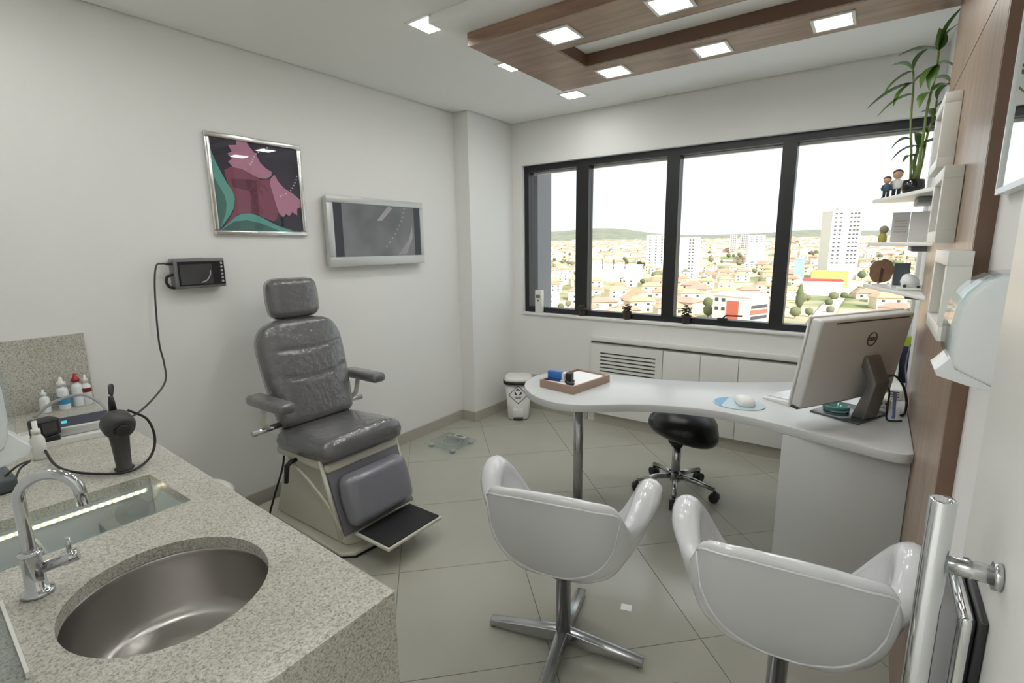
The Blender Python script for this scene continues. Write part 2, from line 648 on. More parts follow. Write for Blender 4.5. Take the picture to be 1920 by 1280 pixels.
sill = struct(MB().box(WX0, 0.19, YB - 0.015, WY - 0.03, WZ0 - 0.02, WZ0 - 0.0005), 'trim_1', W_TRIM, 'white window sill under the black window frame', bevel=0.003)

# wood cladding on the right wall
struct(MB().box(0.178, XR, 1.6, 2.95, 0.0, 2.075), 'wood_panel', M_WOODZ, None, parent=wall_right)
struct(MB().box(0.178, XR, 1.6, 2.95, 2.081, 2.52), 'wood_panel', M_WOODZ, None, parent=wall_right)
struct(MB().box(0.182, XR, 1.604, 2.946, 2.074, 2.082), 'panel_groove', M_WOODE, None, parent=wall_right)
struct(MB().box(0.1785, XR, 1.585, 1.5995, 0.0, 2.53), 'panel_edge', M_WOODE, None, parent=wall_right)

# dropped white ceiling slab with a hanging wood frame
struct(MB().box(-1.787, XR - 0.002, 1.858, 2.99, 2.512, ZC - 0.0005), 'ceiling_drop', W_CEIL, 'white dropped ceiling slab above the wooden ceiling frame', cat='ceiling')
FX0, FX1, FY0, FY1, FZ0, FZ1 = -1.703, 0.177, 2.046, 2.945, 2.45, 2.5115
IX0, IX1, IY0, IY1 = -1.392, -0.02, 2.345, 2.65
wf = thing('ceiling_frame', 'brown wooden frame hanging from the ceiling with square lights set in it', 'ceiling frame', ((FX0 + FX1) / 2, (FY0 + FY1) / 2, FZ0))
for b in ((FX0, FX1, FY0, IY0), (FX0, FX1, IY1, FY1), (FX0, IX0, IY0, IY1), (IX1, FX1, IY0, IY1)):
    part(MB().box(b[0], b[1], b[2], b[3], FZ0, FZ1), 'frame_board', M_WOODX, wf)
for b in ((IX0, IX0 + 0.012, IY0, IY1), (IX0 + 0.012, IX1, IY1 - 0.012, IY1), (IX0 + 0.012, IX1, IY0, IY0 + 0.012)):
    part(MB().box(b[0], b[1], b[2], b[3], FZ0 + 0.001, FZ1 - 0.0005), 'inner_edge', M_WOODE, wf)
part(MB().box(FX0 - 0.006, FX1, FY0 - 0.006, FY0 - 0.0003, FZ0, FZ1), 'edge_band', M_WOODX, wf)


def led(x, y, z, label, group, s=0.082):
    t = thing('ceiling_light', label, 'ceiling light', (x, y, z), 0, group)
    f = MB()
    s2 = s - 0.014
    for b in ((x - s, x + s, y - s, y - s2), (x - s, x + s, y + s2, y + s), (x - s, x - s2, y - s2, y + s2), (x + s2, x + s, y - s2, y + s2)):
        f.box(b[0], b[1], b[2], b[3], z - 0.006, z - 0.0005)
    part(f, 'light_frame', W_TRIM, t)
    part(MB().box(x - s2, x + s2, y - s2, y + s2, z - 0.004, z - 0.0006), 'diffuser', M_LED, t)


GL = 'square recessed lights'
led(-1.281, 2.19, FZ0, 'square light in the wooden frame, nearest corner beside the white slab', GL)
led(-0.772, 2.19, FZ0, 'square light in the wooden frame, middle of the row nearer the door', GL)
led(-0.257, 2.19, FZ0, 'square light in the wooden frame, nearer row beside the wood wall', GL)
led(-1.291, 2.80, FZ0, 'square light in the wooden frame, leftmost of the row nearer the window', GL)
led(-0.765, 2.80, FZ0, 'square light in the wooden frame, middle of the row nearer the window', GL)
led(-0.257, 2.80, FZ0, 'square light in the wooden frame, window row beside the wood wall', GL)
led(-1.852, 1.93, ZC, 'square light in the white ceiling half hidden by the dropped slab corner', GL)
led(-1.852, 2.63, ZC, 'square light in the white ceiling cut off by the wooden frame side', GL)
led(-1.862, 3.365, ZC, 'square light in the white ceiling just past the wooden frame corner', GL)
led(-1.852, 1.05, ZC, 'unseen square light added in the white ceiling above the sink counter', GL)  # out of view, added for illumination over the counter
led(-1.45, 0.40, ZC, 'unseen square light added in the white ceiling straight above the sink', GL)  # unseen lamp, added to lift the near end of the left wall
led(-2.25, 0.40, ZC, 'unseen square light added in the white ceiling above the granite backsplash', GL)  # second unseen lamp added to brighten the left wall
led(-0.75, 1.0, ZC, 'unseen square light added in the white ceiling just inside the doorway', GL)  # added out of view for more light in the near half
led(-0.9, -1.1, ZC, 'unseen square light added in the corridor ceiling straight outside the door', GL, 0.22)  # added behind the camera to brighten surfaces facing the door
led(-1.9, -1.1, ZC, 'unseen square light added in the corridor ceiling behind the sink wall', GL, 0.2)  # another added corridor lamp, unseen, for fill through the doorway

# ------------------------------------------------------------------ low wall cabinet under the window
CY = 3.765
cab = thing('low_cabinet', 'long low white cabinet with louvred panel under the window', 'cabinet', (-0.85, YB - 0.03, 0))
part(MB().box(-1.893, 0.175, CY + 0.022, YB - 0.001, 0.09, 0.70), 'body', W_TRIM, cab)
part(MB().box(-1.898, 0.175, CY + 0.001, YB - 0.001, 0.715, 0.752), 'top_board', W_TRIM, cab, bevel=0.002)
part(MB().box(-1.893, 0.175, CY + 0.012, YB - 0.001, 0.70, 0.715), 'handle_groove', M_DARKGAP, cab)
part(MB().box(-1.86, 0.175, CY + 0.03, YB - 0.001, 0.0, 0.09), 'plinth', M_BASEB, cab)
for x0, x1 in ((-1.272, -0.994), (-0.990, -0.728), (-0.724, -0.30), (-0.296, 0.172)):
    part(MB().box(x0, x1, CY, CY + 0.02, 0.092, 0.692), 'door', W_TRIM, cab, bevel=0.002)
# louvre panel with real slots
lp = MB()
lx0, lx1, lz0, lz1 = -1.89, -1.276, 0.092, 0.692
sx0, sx1 = -1.806, -1.332
slots = [0.618 - 0.0305 * k for k in range(9)]
lp.box(lx0, sx0, CY, CY + 0.02, lz0, lz1)
lp.box(sx1, lx1, CY, CY + 0.02, lz0, lz1)
lp.box(sx0, sx1, CY, CY + 0.02, slots[0] + 0.006, lz1)
lp.box(sx0, sx1, CY, CY + 0.02, lz0, slots[-1] - 0.006)
lpo = part(lp, 'louvre_panel', W_TRIM, cab)
for k in range(8):
    part(MB().box(sx0, sx1, CY, CY + 0.02, slots[k + 1] + 0.006, slots[k] - 0.006), 'slat', W_TRIM, lpo)
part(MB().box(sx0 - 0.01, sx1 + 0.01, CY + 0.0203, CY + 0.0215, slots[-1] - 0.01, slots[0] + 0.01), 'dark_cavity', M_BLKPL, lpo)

# ------------------------------------------------------------------ kidney shaped desk
desk = thing('desk', 'white kidney-shaped desk with one steel leg and a panel end', 'desk', (-0.6, 2.5, 0))
ctrl = [(0.177, 2.222), (0.15, 2.197), (0.10, 2.195), (-0.005, 2.222), (-0.269, 2.292), (-0.40, 2.322), (-0.536, 2.330), (-0.66, 2.31), (-0.765, 2.275), (-0.90, 2.205),
        (-0.999, 2.13), (-1.099, 2.065), (-1.208, 2.035), (-1.336, 2.065), (-1.44, 2.135), (-1.53, 2.245), (-1.57, 2.39), (-1.55, 2.507),
        (-1.475, 2.60), (-1.345, 2.66), (-1.199, 2.69), (-0.898, 2.742), (-0.639, 2.852), (-0.398, 3.01), (-0.25, 3.16), (-0.08, 3.38), (0.03, 3.5), (0.177, 3.6)]
pl = [(p.x, p.y) for p in smooth_path([(x, y, 0) for x, y in ctrl], 5)]
part(MB().prism(list(reversed(pl)), 0.712, 0.75, smooth=True), 'tabletop', M_DESK, desk, bevel=0.003)
lg = MB().lathe([(0.027, 0.012), (0.027, 0.705)], 24, (-1.255, 2.365, 0))
lego = part(lg, 'leg', M_BRUSH, desk)
part(MB().lathe([(0.045, 0.0), (0.045, 0.008), (0.03, 0.0115)], 24, (-1.255, 2.365, 0)), 'foot_plate', M_BRUSH, lego)
part(MB().lathe([(0.04, 0.705), (0.06, 0.7065), (0.06, 0.7115)], 24, (-1.255, 2.365, 0)), 'top_plate', M_BRUSH, lego)
part(MB().box(-0.25, 0.176, 2.275, 2.30, 0.0, 0.7115), 'end_panel', M_DESK, desk, bevel=0.002)

# ------------------------------------------------------------------ counter with sink
ZK = 0.835
ctr = thing('sink_counter', 'speckled cream granite counter with round steel sink by the door', 'counter', (-1.8, 0.33, 0))
SC = (-1.092, 0.331)
SA, SB = 0.188, 0.175
bm = bmesh.new()
outer = [(-0.71, YN + 0.002), (-0.71, 0.58), (-2.864, 0.665), (-2.864, YN + 0.002)]
sink_ring = [(SC[0] + SA * math.cos(2 * PI * k / 56), SC[1] + SB * math.sin(2 * PI * k / 56)) for k in range(56)]
GX0, GX1, GY0, GY1 = -1.735, -1.45, 0.085, 0.515
slot = [(GX0, GY0), (GX1, GY0), (GX1, GY1), (GX0, GY1)]
es = []
for ring in (outer, sink_ring, slot):
    vs = [bm.verts.new((x, y, ZK)) for x, y in ring]
    es += [bm.edges.new((vs[i], vs[(i + 1) % len(vs)])) for i in range(len(vs))]
bmesh.ops.triangle_fill(bm, use_beauty=True, use_dissolve=False, edges=es)
top_faces = list(bm.faces)
ex = bmesh.ops.extrude_face_region(bm, geom=top_faces)
bmesh.ops.translate(bm, verts=[v for v in ex['geom'] if isinstance(v, bmesh.types.BMVert)], vec=(0, 0, -0.028))
bmesh.ops.recalc_face_normals(bm, faces=bm.faces)
me = bpy.data.meshes.new('worktop')
bm.to_mesh(me)
bm.free()
me.transform(ROOT[ctr.name])
me.materials.append(M_GRANITE)
wt = bpy.data.objects.new('worktop', me)
COL.objects.link(wt)
wt.parent = ctr
part(MB().box(-0.735, -0.7105, YN + 0.002, 0.579, 0.0, ZK - 0.0285), 'side_panel', M_GRANITE, ctr)
part(MB().prism([(-0.736, 0.548), (-0.736, 0.568), (-2.86, 0.652), (-2.86, 0.632)][::-1], 0.0, ZK - 0.0285), 'front_panel', W_TRIM, ctr)
part(MB().box(-2.8655, -2.845, YN + 0.002, 0.683, ZK + 0.0005, 1.145), 'backsplash', M_GRANITE, ctr)
# sink bowl
prof = []
for k in range(15):
    a = k / 14 * PI / 2
    prof.append((0.10 + 0.094 * math.cos(a) ** 0.7 if k < 14 else 0.10, -0.19 * math.sin(a) ** 0.9))
bowl = MB()
rows = [(SA + 0.016, -0.0005), (SA + 0.006, -0.001), (SA + 0.004, -0.006)] + [((SA + 0.002) * (0.66 + 0.34 * max(0.0, math.cos(t * PI / 2)) ** 0.42), -0.008 - 0.142 * math.sin(t * PI / 2) ** 1.05) for t in [i / 14 for i in range(1, 15)]] + [(0.05, -0.153), (0.025, -0.154)]
sg = 56
vs = []
for r, z in rows:
    q = r / SA
    for k in range(sg):
        a = 2 * PI * k / sg
        vs.append((SC[0] + SA * q * math.cos(a), SC[1] + SB * q * math.sin(a), ZK - 0.029 + z))
bowl.grid(vs, sg, len(rows), closed_u=True)
bo = part(bowl, 'sink_bowl', M_STEEL, ctr, recalc=True)
part(MB().lathe([(0.0, 0.0), (0.03, 0.0), (0.033, 0.004), (0.026, 0.006), (0.0, 0.004)], 24, (SC[0], SC[1], ZK - 0.1825), cap=False), 'drain', M_CHROME, bo)
# glass topped lit drawer sunk in the counter
case = MB()
cz = ZK - 0.13
case.box(GX0 - 0.004, GX1 + 0.004, GY0 - 0.004, GY1 + 0.004, cz - 0.01, cz)
for b in ((GX0 - 0.012, GX0 - 0.0005, GY0, GY1), (GX1 + 0.0005, GX1 + 0.012, GY0, GY1), (GX0, GX1, GY0 - 0.012, GY0 - 0.0005), (GX0, GX1, GY1 + 0.0005, GY1 + 0.012)):
    case.box(*b, cz, ZK - 0.029)
dc = part(case, 'display_box', mat('display_lining', (204, 208, 209), 0.4), ctr)
part(MB().box(GX0 + 0.004, GX1 - 0.002, GY0 + 0.003, GY1 - 0.010, ZK - 0.009, ZK + 0.001), 'glass_lid', M_CLEAR, dc)
part(MB().box(GX1 - 0.002, GX1 - 0.0004, GY0 + 0.003, GY1 - 0.010, ZK - 0.009, ZK + 0.001), 'glass_edge', mat('green_glass_edge', (150, 178, 176), 0.15), dc)
part(MB().box(GX0 + 0.001, GX0 + 0.006, GY0 + 0.005, GY1 - 0.01, ZK - 0.050, ZK - 0.038), 'led_strip', W_TRIM, dc)
M_LEDDOT = mat('led_dot', (255, 250, 220), 0.4, emit=(255, 246, 205), estr=8)
me_dot = None
nd = 24
for k in range(nd):
    y = GY0 + 0.012 + (GY1 - GY0 - 0.034) * k / (nd - 1)
    o = part(MB().cbox((GX0 + 0.0075, y, ZK - 0.044), (0.003, 0.007, 0.006)), 'led', M_LEDDOT, dc)
# things inside the drawer
part(MB().box(-1.70, -1.60, 0.37, 0.43, cz + 0.0005, cz + 0.05), 'drawer_divider', mat('dark_lining', (96, 100, 104), 0.5), dc)
part(MB().box(-1.72, -1.47, 0.24, 0.246, cz + 0.0005, cz + 0.06), 'drawer_divider', mat('grey_lining', (150, 156, 158), 0.5), dc)

ZK += 0.0008
# tap
fc = thing('tap', 'chrome gooseneck tap with side lever beside the steel sink', 'tap', (-1.29, 0.171, ZK))
fb = MB().lathe([(0.026, 0.0), (0.0265, 0.006), (0.021, 0.010), (0.0175, 0.014), (0.0165, 0.05), (0.0165, 0.082), (0.0185, 0.084), (0.0185, 0.09), (0.011, 0.092)], 28, (-1.29, 0.171, ZK))
part(fb, 'tap_body', M_CHROME, fc)
d = Vector((math.cos(math.radians(58)), math.sin(math.radians(58)), 0))
path = [Vector((-1.29, 0.171, ZK + 0.088))]
for k in range(6):
    path.append(Vector((-1.29, 0.171, ZK + 0.10 + 0.018 * k)))
R = 0.047
for k in range(0, 17):
    a = PI - k / 16 * PI * 0.93
    path.append(Vector((-1.29, 0.171, ZK + 0.196)) + d * (R + R * math.cos(a)) + Vector((0, 0, R * math.sin(a))))
e = path[-1]
path.append(e + Vector((0, 0, -0.035)) + d * 0.004)
part(MB().tube(path, 0.0105, 16), 'spout', M_CHROME, fc)
lv = Vector((0.35, 0.94, 0)).normalized()
p0 = Vector((-1.29, 0.171, ZK + 0.05)) + lv * 0.012
vb = part(MB().tube([p0, p0 + lv * 0.032 + Vector((0, 0, 0.006)), p0 + lv * 0.034 + Vector((0, 0, 0.0062)), p0 + lv * 0.058 + Vector((0, 0, 0.010))], [0.010, 0.0115, 0.0135, 0.0125], 18), 'valve', M_CHROME, fc)
p1 = p0 + lv * 0.045 + Vector((0, 0, 0.016))
part(MB().tube([p1, p1 + Vector((0, 0, 0.035))], 0.0045, 12), 'lever', M_CHROME, vb)

# bottles standing along the backsplash
def bottle(x, y, w, d_, h, capmat, label, band=None, neck=0.5):
    t = thing('dropper_bottle', label, 'bottle', (x, y, ZK), 0, 'small bottles on the counter')
    part(MB().lathe([(w * 0.48, 0.0), (w / 2, 0.004), (w / 2, h * 0.58), (w * 0.42, h * 0.66), (w * 0.22, h * 0.70), (w * 0.22, h * 0.76)], 20, (x, y, ZK), sy=d_ / w), 'body', M_WHITEPL, t)
    part(MB().lathe([(w * 0.30, 0), (w * 0.30, h * 0.10), (w * 0.16, h * 0.14), (w * 0.09, h * 0.26)], 16, (x, y, ZK + h * 0.74)), 'cap', capmat, t)
    if band:
        part(MB().lathe([(w / 2 + 0.0008, h * band[0]), (w / 2 + 0.0008, h * band[1])], 20, (x, y, ZK), sy=(d_ + 0.0016) / (w + 0.0016), cap=False), 'label_band', band[2], t)


M_RED = mat('red_plastic', (176, 28, 44), 0.35)
M_BLUELBL = mat('blue_label', (58, 150, 196), 0.4)
M_DKRED = mat('dark_red_label', (118, 34, 36), 0.4)
bottle(-2.79, 0.505, 0.036, 0.036, 0.10, W_TRIM, 'smallest plain white bottle by the granite backsplash')
bottle(-2.79, 0.567, 0.055, 0.04, 0.14, W_TRIM, 'white dropper bottle with a blue label by the backsplash', (0.18, 0.42, M_BLUELBL))
bottle(-2.80, 0.618, 0.048, 0.04, 0.145, M_RED, 'white dropper bottle with a red cap by the backsplash')
bottle(-2.79, 0.648, 0.034, 0.034, 0.135, W_TRIM, 'slim white dropper bottle with a dark red band at counter end', (0.42, 0.56, M_DKRED))
t = thing('spray_bottle', 'clear white spray bottle standing in front of the black adapter', 'bottle', (-2.17, 0.358, ZK))
part(MB().lathe([(0.017, 0), (0.019, 0.004), (0.019, 0.065), (0.012, 0.08), (0.009, 0.086)], 20, (-2.17, 0.358, ZK)), 'body', W_TRIM, t)
part(MB().lathe([(0.012, 0.086), (0.012, 0.10), (0.007, 0.102), (0.007, 0.128)], 16, (-2.17, 0.358, ZK)), 'pump', W_TRIM, t)

# white tray with the instrument charger
tr = thing('instrument_tray', 'shallow white tray holding the blue-topped charger on the counter', 'tray', (-2.33, 0.47, ZK))
ux = Vector((0.20, 0.98, 0)).normalized()
RT = rotz(math.atan2(0.98, 0.20), (-2.36, 0.475, ZK))
m_ = MB().at(RT)
m_.box(-0.135, 0.135, -0.10, 0.10, 0.0, 0.006)
for b in ((-0.135, 0.135, -0.10, -0.094), (-0.135, 0.135, 0.094, 0.10), (-0.135, -0.129, -0.094, 0.094), (0.129, 0.135, -0.094, 0.094)):
    m_.box(*b, 0.006, 0.018)
part(m_, 'tray_body', W_TRIM, tr)
ch = thing('charger_unit', 'silver charging unit with dark blue top and a cyan light', 'charger', (-2.37, 0.53, ZK + 0.0062), math.atan2(0.98, 0.20))
RC = rotz(math.atan2(0.98, 0.20), (-2.37, 0.53, ZK + 0.0062))
m_ = MB().at(RC)
m_.prism([(-0.045, 0.0), (0.045, 0.0), (0.045, 0.05), (-0.045, 0.032)], -0.075, 0.075, axis='x')
part(m_, 'body', M_SILVER, ch, bevel=0.005)
sl = (0.05 - 0.032) / 0.09
def slope_box(x0, x1, y0, y1, t_):
    z = lambda y: 0.032 + (y + 0.045) * sl
    v = [(x0, y0, z(y0) + 0.0004), (x1, y0, z(y0) + 0.0004), (x1, y1, z(y1) + 0.0004), (x0, y1, z(y1) + 0.0004)]
    v += [(a, b, c + t_) for a, b, c in v]
    return MB().at(RC).add(v, [(3, 2, 1, 0), (4, 5, 6, 7), (0, 1, 5, 4), (1, 2, 6, 5), (2, 3, 7, 6), (3, 0, 4, 7)])
part(slope_box(-0.07, 0.07, -0.036, 0.038, 0.001), 'dark_panel', mat('navy_panel', (40, 42, 66), 0.3), ch)
part(slope_box(-0.066, -0.05, -0.012, 0.008, 0.0022), 'display', mat('cyan_light', (60, 180, 190), 0.4, emit=(70, 190, 200), estr=0.4), ch)
ad = thing('video_adapter', 'boxy black camera adapter with cables lying in the white tray', 'adapter', (-2.31, 0.405, ZK + 0.0062))
RA = rotz(0.25, (-2.31, 0.405, ZK + 0.0062))
part(MB().at(RA).box(-0.03, 0.03, -0.034, 0.034, 0.03, 0.088), 'body', M_BLKPL, ad, bevel=0.006)
part(MB().at(RA).box(-0.04, 0.028, -0.03, 0.03, 0.0, 0.03), 'foot', M_BLKPL, ad, bevel=0.006)
part(MB().at(RA).box(0.0303, 0.032, -0.02, 0.02, 0.042, 0.078), 'face_plate', M_DKPL, ad)

# endoscope camera in its holder
EX, EY = -1.845, 0.487
ec = thing('endoscope_camera', 'dark grey endoscope camera head standing upright on the counter', 'camera', (EX, EY, ZK))
part(MB().lathe([(0.026, 0.0), (0.026, 0.004), (0.020, 0.008), (0.023, 0.07), (0.026, 0.105), (0.026, 0.12)], 22, (EX, EY, ZK)), 'holder', M_DKPL, ec)
hd = MB().tube([(EX - 0.035, EY, ZK + 0.155), (EX - 0.01, EY, ZK + 0.150), (EX + 0.02, EY, ZK + 0.14), (EX + 0.036, EY, ZK + 0.133)], [0.030, 0.042, 0.042, 0.034], 22)
hdo = part(hd, 'camera_head', M_DKPL, ec)
part(MB().tube([(EX + 0.034, EY, ZK + 0.1335), (EX + 0.044, EY, ZK + 0.130)], [0.022, 0.018], 20), 'eyepiece', M_BLKPL, hdo)
part(MB().lathe([(0.011, 0), (0.009, 0.03), (0.006, 0.05)], 14, (EX - 0.02, EY, ZK + 0.18)), 'strain_relief', M_BLKPL, hdo)

# cables
single(MB().tube(smooth_path([(-2.815, 1.0335, 1.437), (-2.805, 1.015, 1.44), (-2.80, 0.985, 1.425), (-2.79, 0.962, 1.30), (-2.79, 0.95, 1.07), (-2.78, 0.955, 0.965), (-2.72, 0.93, 0.89), (-2.55, 0.82, 0.862), (-2.30, 0.66, 0.87), (-2.05, 0.53, 0.96), (EX - 0.065, EY + 0.02, ZK + 0.245), (EX - 0.034, EY + 0.005, ZK + 0.258), (EX - 0.021, EY, ZK + 0.236)], 8), 0.0042, 8),
       'video_cable', M_DKPL, 'thin black cable hanging from the wall control box to the counter', 'cable')
single(MB().tube(smooth_path([(EX - 0.05, EY + 0.045, ZK + 0.168), (EX - 0.02, EY + 0.085, ZK + 0.13), (EX + 0.0, EY + 0.09, ZK + 0.06), (EX + 0.03, EY + 0.05, ZK + 0.012), (EX + 0.05, EY - 0.03, ZK + 0.008), (EX - 0.12, EY - 0.12, ZK + 0.012), (EX - 0.36, EY - 0.115, ZK + 0.03)], 8), 0.004, 8),
       'camera_cable', M_BLKPL, 'black cable looping around the endoscope camera head', 'cable')
single(MB().tube(smooth_path([(-2.72, 0.45, ZK + 0.007), (-2.70, 0.52, ZK + 0.06), (-2.66, 0.60, ZK + 0.075), (-2.60, 0.64, ZK + 0.04), (-2.55, 0.645, ZK + 0.007)], 8), 0.006, 10),
       'grey_hose', mat('grey_hose', (170, 172, 170), 0.25), 'arched clear grey hose behind the charging unit', 'hose')
# dark spectacle-like wires and a box at the near edge of the counter
dk = thing('handpiece_case', 'dark grey zip case with a cord behind the tap', 'case', (-1.99, 0.21, ZK))
part(MB().box(-2.06, -1.92, 0.15, 0.262, ZK, ZK + 0.045), 'case_body', mat('slate_case', (78, 86, 90), 0.45), dk, bevel=0.012, seg=3)
part(MB().tube(smooth_path([(-1.94, 0.24, ZK + 0.046), (-1.93, 0.27, ZK + 0.07), (-1.96, 0.30, ZK + 0.065), (-1.98, 0.28, ZK + 0.045), (-1.95, 0.262, ZK + 0.03)], 6), 0.003, 8), 'cord', M_DKPL, dk)
# clear acrylic stand by the door jamb
ac = thing('acrylic_stand', 'clear acrylic stand with frosted edge on the counter by the door', 'stand', (-1.12, 0.085, ZK))
part(MB().prism([(-1.30, 0.118), (-1.03, 0.104), (-1.03, 0.109), (-1.30, 0.123)], ZK + 0.0005, ZK + 0.012), 'frosted_edge', W_TRIM, ac)
part(MB().prism([(-1.30, 0.06), (-1.03, 0.06), (-1.03, 0.1035), (-1.30, 0.1175)], ZK + 0.0005, ZK + 0.004), 'clear_base', M_PLGLASS, ac)

# ------------------------------------------------------------------ examination chair (faces +x, lateral axis y)
YC = 1.55
dcx = thing('examination_chair', 'grey plastic-wrapped medical examination chair with black footplate', 'examination chair', (-2.3, YC, 0))


def cushion(fn, half, length, thick, seams=(), nu=27, nv=37, edge=0.05, corner=0.045):
    """pillow between v=0..length, |u|<half(v); fn(u, v, w) -> world point, w outwards"""
    def side(v):
        e = min(v, length - v)
        return 1.0 if e >= edge else math.sqrt(max(0.0, 1 - ((edge - e) / edge) ** 2))
    front, back = [], []
    for j in range(nv):
        t = j / (nv - 1)
        v = length * (0.5 - 0.5 * math.cos(PI * t)) * 0.6 + length * t * 0.4
        s = side(v)
        for i in range(nu):
            q = -math.cos(PI * i / (nu - 1))
            q = 0.45 * q + 0.55 * (2 * i / (nu - 1) - 1)
            h = half(v)
            ce = min(v, length - v)
            if ce < corner:
                h -= corner - math.sqrt(max(0.0, corner ** 2 - (corner - ce) ** 2))
            a = max(0.0, 1 - abs(q) ** 5)
            w = thick * (0.30 + 0.70 * (a ** 0.5)) * (0.25 + 0.75 * s)
            u = q * h
            for (s0, sag, dep) in seams:
                dv = v - (s0 + sag * (q * q))
                w -= dep * math.exp(-(dv / 0.007) ** 2) * a
            front.append(fn(u, v, w))
            back.append(fn(u * 0.96, v, -0.012))
    m = MB()
    m.grid(front, nu, nv)
    m.grid(back, nu, nv)
    n = nu * nv
    rim = [i for i in range(nu)] + [j * nu + nu - 1 for j in range(1, nv)] + [(nv - 1) * nu + i for i in range(nu - 2, -1, -1)] + [j * nu for j in range(nv - 2, 0, -1)]
    for k in range(len(rim)):
        a_, b_ = rim[k], rim[(k + 1) % len(rim)]
        m.f.append((a_, b_, n + b_, n + a_))
        m.s.append(True)
    return m


up = Vector((-0.27, 0, 0.963)).normalized()
out = Vector((0.963, 0, 0.27)).normalized()
B0_ = Vector((-2.475, YC, 0.555))
fb_ = lambda u, v, w: B0_ + up * v + out * w + Vector((0, u, 0))


def bhalf(v):
    if v < 0.42:
        return 0.215 + 0.0342 * math.sin(PI * v / 0.84)
    t = (v - 0.42) / 0.165
    return 0.2492 * math.sqrt(max(0.02, 1 - 0.62 * t ** 2.4))


part(cushion(fb_, bhalf, 0.585, 0.105, seams=((0.245, 0.045, 0.009), (0.40, 0.03, 0.009)), nv=61), 'backrest', M_VINYL, dcx)
bs = MB()
vv = [fb_(u, v, w) for w in (-0.045, -0.013) for (u, v) in ((-0.20, 0.0), (0.20, 0.0), (0.21, 0.42), (-0.21, 0.42))]
bs.add(vv, [(3, 2, 1, 0), (4, 5, 6, 7), (0, 1, 5, 4), (1, 2, 6, 5), (2, 3, 7, 6), (3, 0, 4, 7)])
part(bs, 'back_shell', M_CREAM, dcx, bevel=0.006)
H0 = Vector((-2.615, YC, 1.125))
fh = lambda u, v, w: H0 + Vector((-0.12, 0, 0.99)).normalized() * v + Vector((0.99, 0, 0.12)).normalized() * w + Vector((0, u, 0))
part(cushion(fh, lambda v: 0.135 + 0.012 * math.sin(PI * v / 0.22), 0.222, 0.085, nv=31, edge=0.04), 'headrest', M_VINYL, dcx)
part(MB().tube([(-2.66, YC - 0.04, 1.02), (-2.655, YC - 0.04, 1.18)], 0.008, 10).tube([(-2.66, YC + 0.04, 1.02), (-2.655, YC + 0.04, 1.18)], 0.008, 10), 'headrest_posts', M_CHROME, dcx)
# seat
S0 = Vector((-2.50, YC, 0.485))
sdir = Vector((1, 0, 0.045)).normalized()
fs_ = lambda u, v, w: S0 + sdir * v + Vector((-0.045, 0, 1)).normalized() * w + Vector((0, u, 0))
part(cushion(fs_, lambda v: 0.245 + 0.012 * math.sin(PI * v / 0.5), 0.47, 0.095, nv=41), 'seat', M_VINYL, dcx)
part(MB().box(-2.52, -2.06, YC - 0.225, YC + 0.225, 0.425, 0.472), 'seat_pan', M_CREAM, dcx, bevel=0.012)
# leg rest
lup = Vector((-0.30, 0, 0.954)).normalized()
lout = Vector((0.954, 0, 0.30)).normalized()
L0 = Vector((-1.975, YC, 0.135))
fl_ = lambda u, v, w: L0 + lup * v + lout * w + Vector((0, u, 0))
lr = MB()
vv = [fl_(u, v, w) for w in (-0.022, 0.0) for (u, v) in ((-0.215, -0.015), (0.215, -0.015), (0.225, 0.40), (-0.225, 0.40))]
lr.add(vv, [(3, 2, 1, 0), (4, 5, 6, 7), (0, 1, 5, 4), (1, 2, 6, 5), (2, 3, 7, 6), (3, 0, 4, 7)])
part(lr, 'leg_panel', M_VINYL2, dcx, bevel=0.006)
fl2 = lambda u, v, w: L0 + lup * (v + 0.012) + lout * (w + 0.014) + Vector((0, u, 0))
part(cushion(fl2, lambda v: 0.192 + 0.012 * math.sin(PI * v / 0.26), 0.262, 0.085, nv=31, edge=0.045), 'leg_pad', mat('grey_vinyl_leg', (120, 119, 128), 0.3, coat=0.7, bump=0.2, bscale=18), dcx)
for s in (-1, 1):
    part(MB().tube([fl_(s * 0.232, 0.40, -0.02), fl_(s * 0.232, -0.02, -0.02)], 0.011, 10), 'side_tube', M_CREAM, dcx)
    part(MB().tube([(-2.40, YC + s * 0.232, 0.432), (-2.22, YC + s * 0.236, 0.365), (-2.05, YC + s * 0.236, 0.265), (-1.985, YC + s * 0.232, 0.16)], 0.009, 10), 'link_bar', M_CREAM, dcx)
# footplate
fp = MB().box(-1.955, -1.705, YC - 0.178, YC + 0.178, 0.115, 0.132)
fpo = part(fp, 'footplate', M_CREAM, dcx, bevel=0.006)
part(MB().box(-1.935, -1.713, YC - 0.168, YC + 0.168, 0.1325, 0.138), 'rubber_mat', M_RUBBER, fpo, bevel=0.002)
# pedestal and base
pd = MB()
b0 = [(-2.66, -0.19), (-2.02, -0.19), (-1.98, -0.12), (-1.98, 0.12), (-2.02, 0.19), (-2.66, 0.19)]
b1 = [(-2.52, -0.155), (-2.22, -0.155), (-2.16, -0.10), (-2.16, 0.10), (-2.22, 0.155), (-2.52, 0.155)]
vs = [(x, YC + y, 0.032) for x, y in b0] + [(x + (-0.02), YC + y, 0.20) for x, y in [(a * 0.55 + c * 0.45, b * 0.55 + d_ * 0.45) for (a, b), (c, d_) in zip(b0, b1)]] + [(x, YC + y, 0.425) for x, y in b1]
fs = [tuple(range(5, -1, -1)), tuple(range(12, 18))]
for r in range(2):
    for i in range(6):
        fs.append((r * 6 + i, r * 6 + (i + 1) % 6, (r + 1) * 6 + (i + 1) % 6, (r + 1) * 6 + i))
pd.add(vs, fs)
part(pd, 'pedestal', M_CREAM, dcx, bevel=0.025, seg=4)
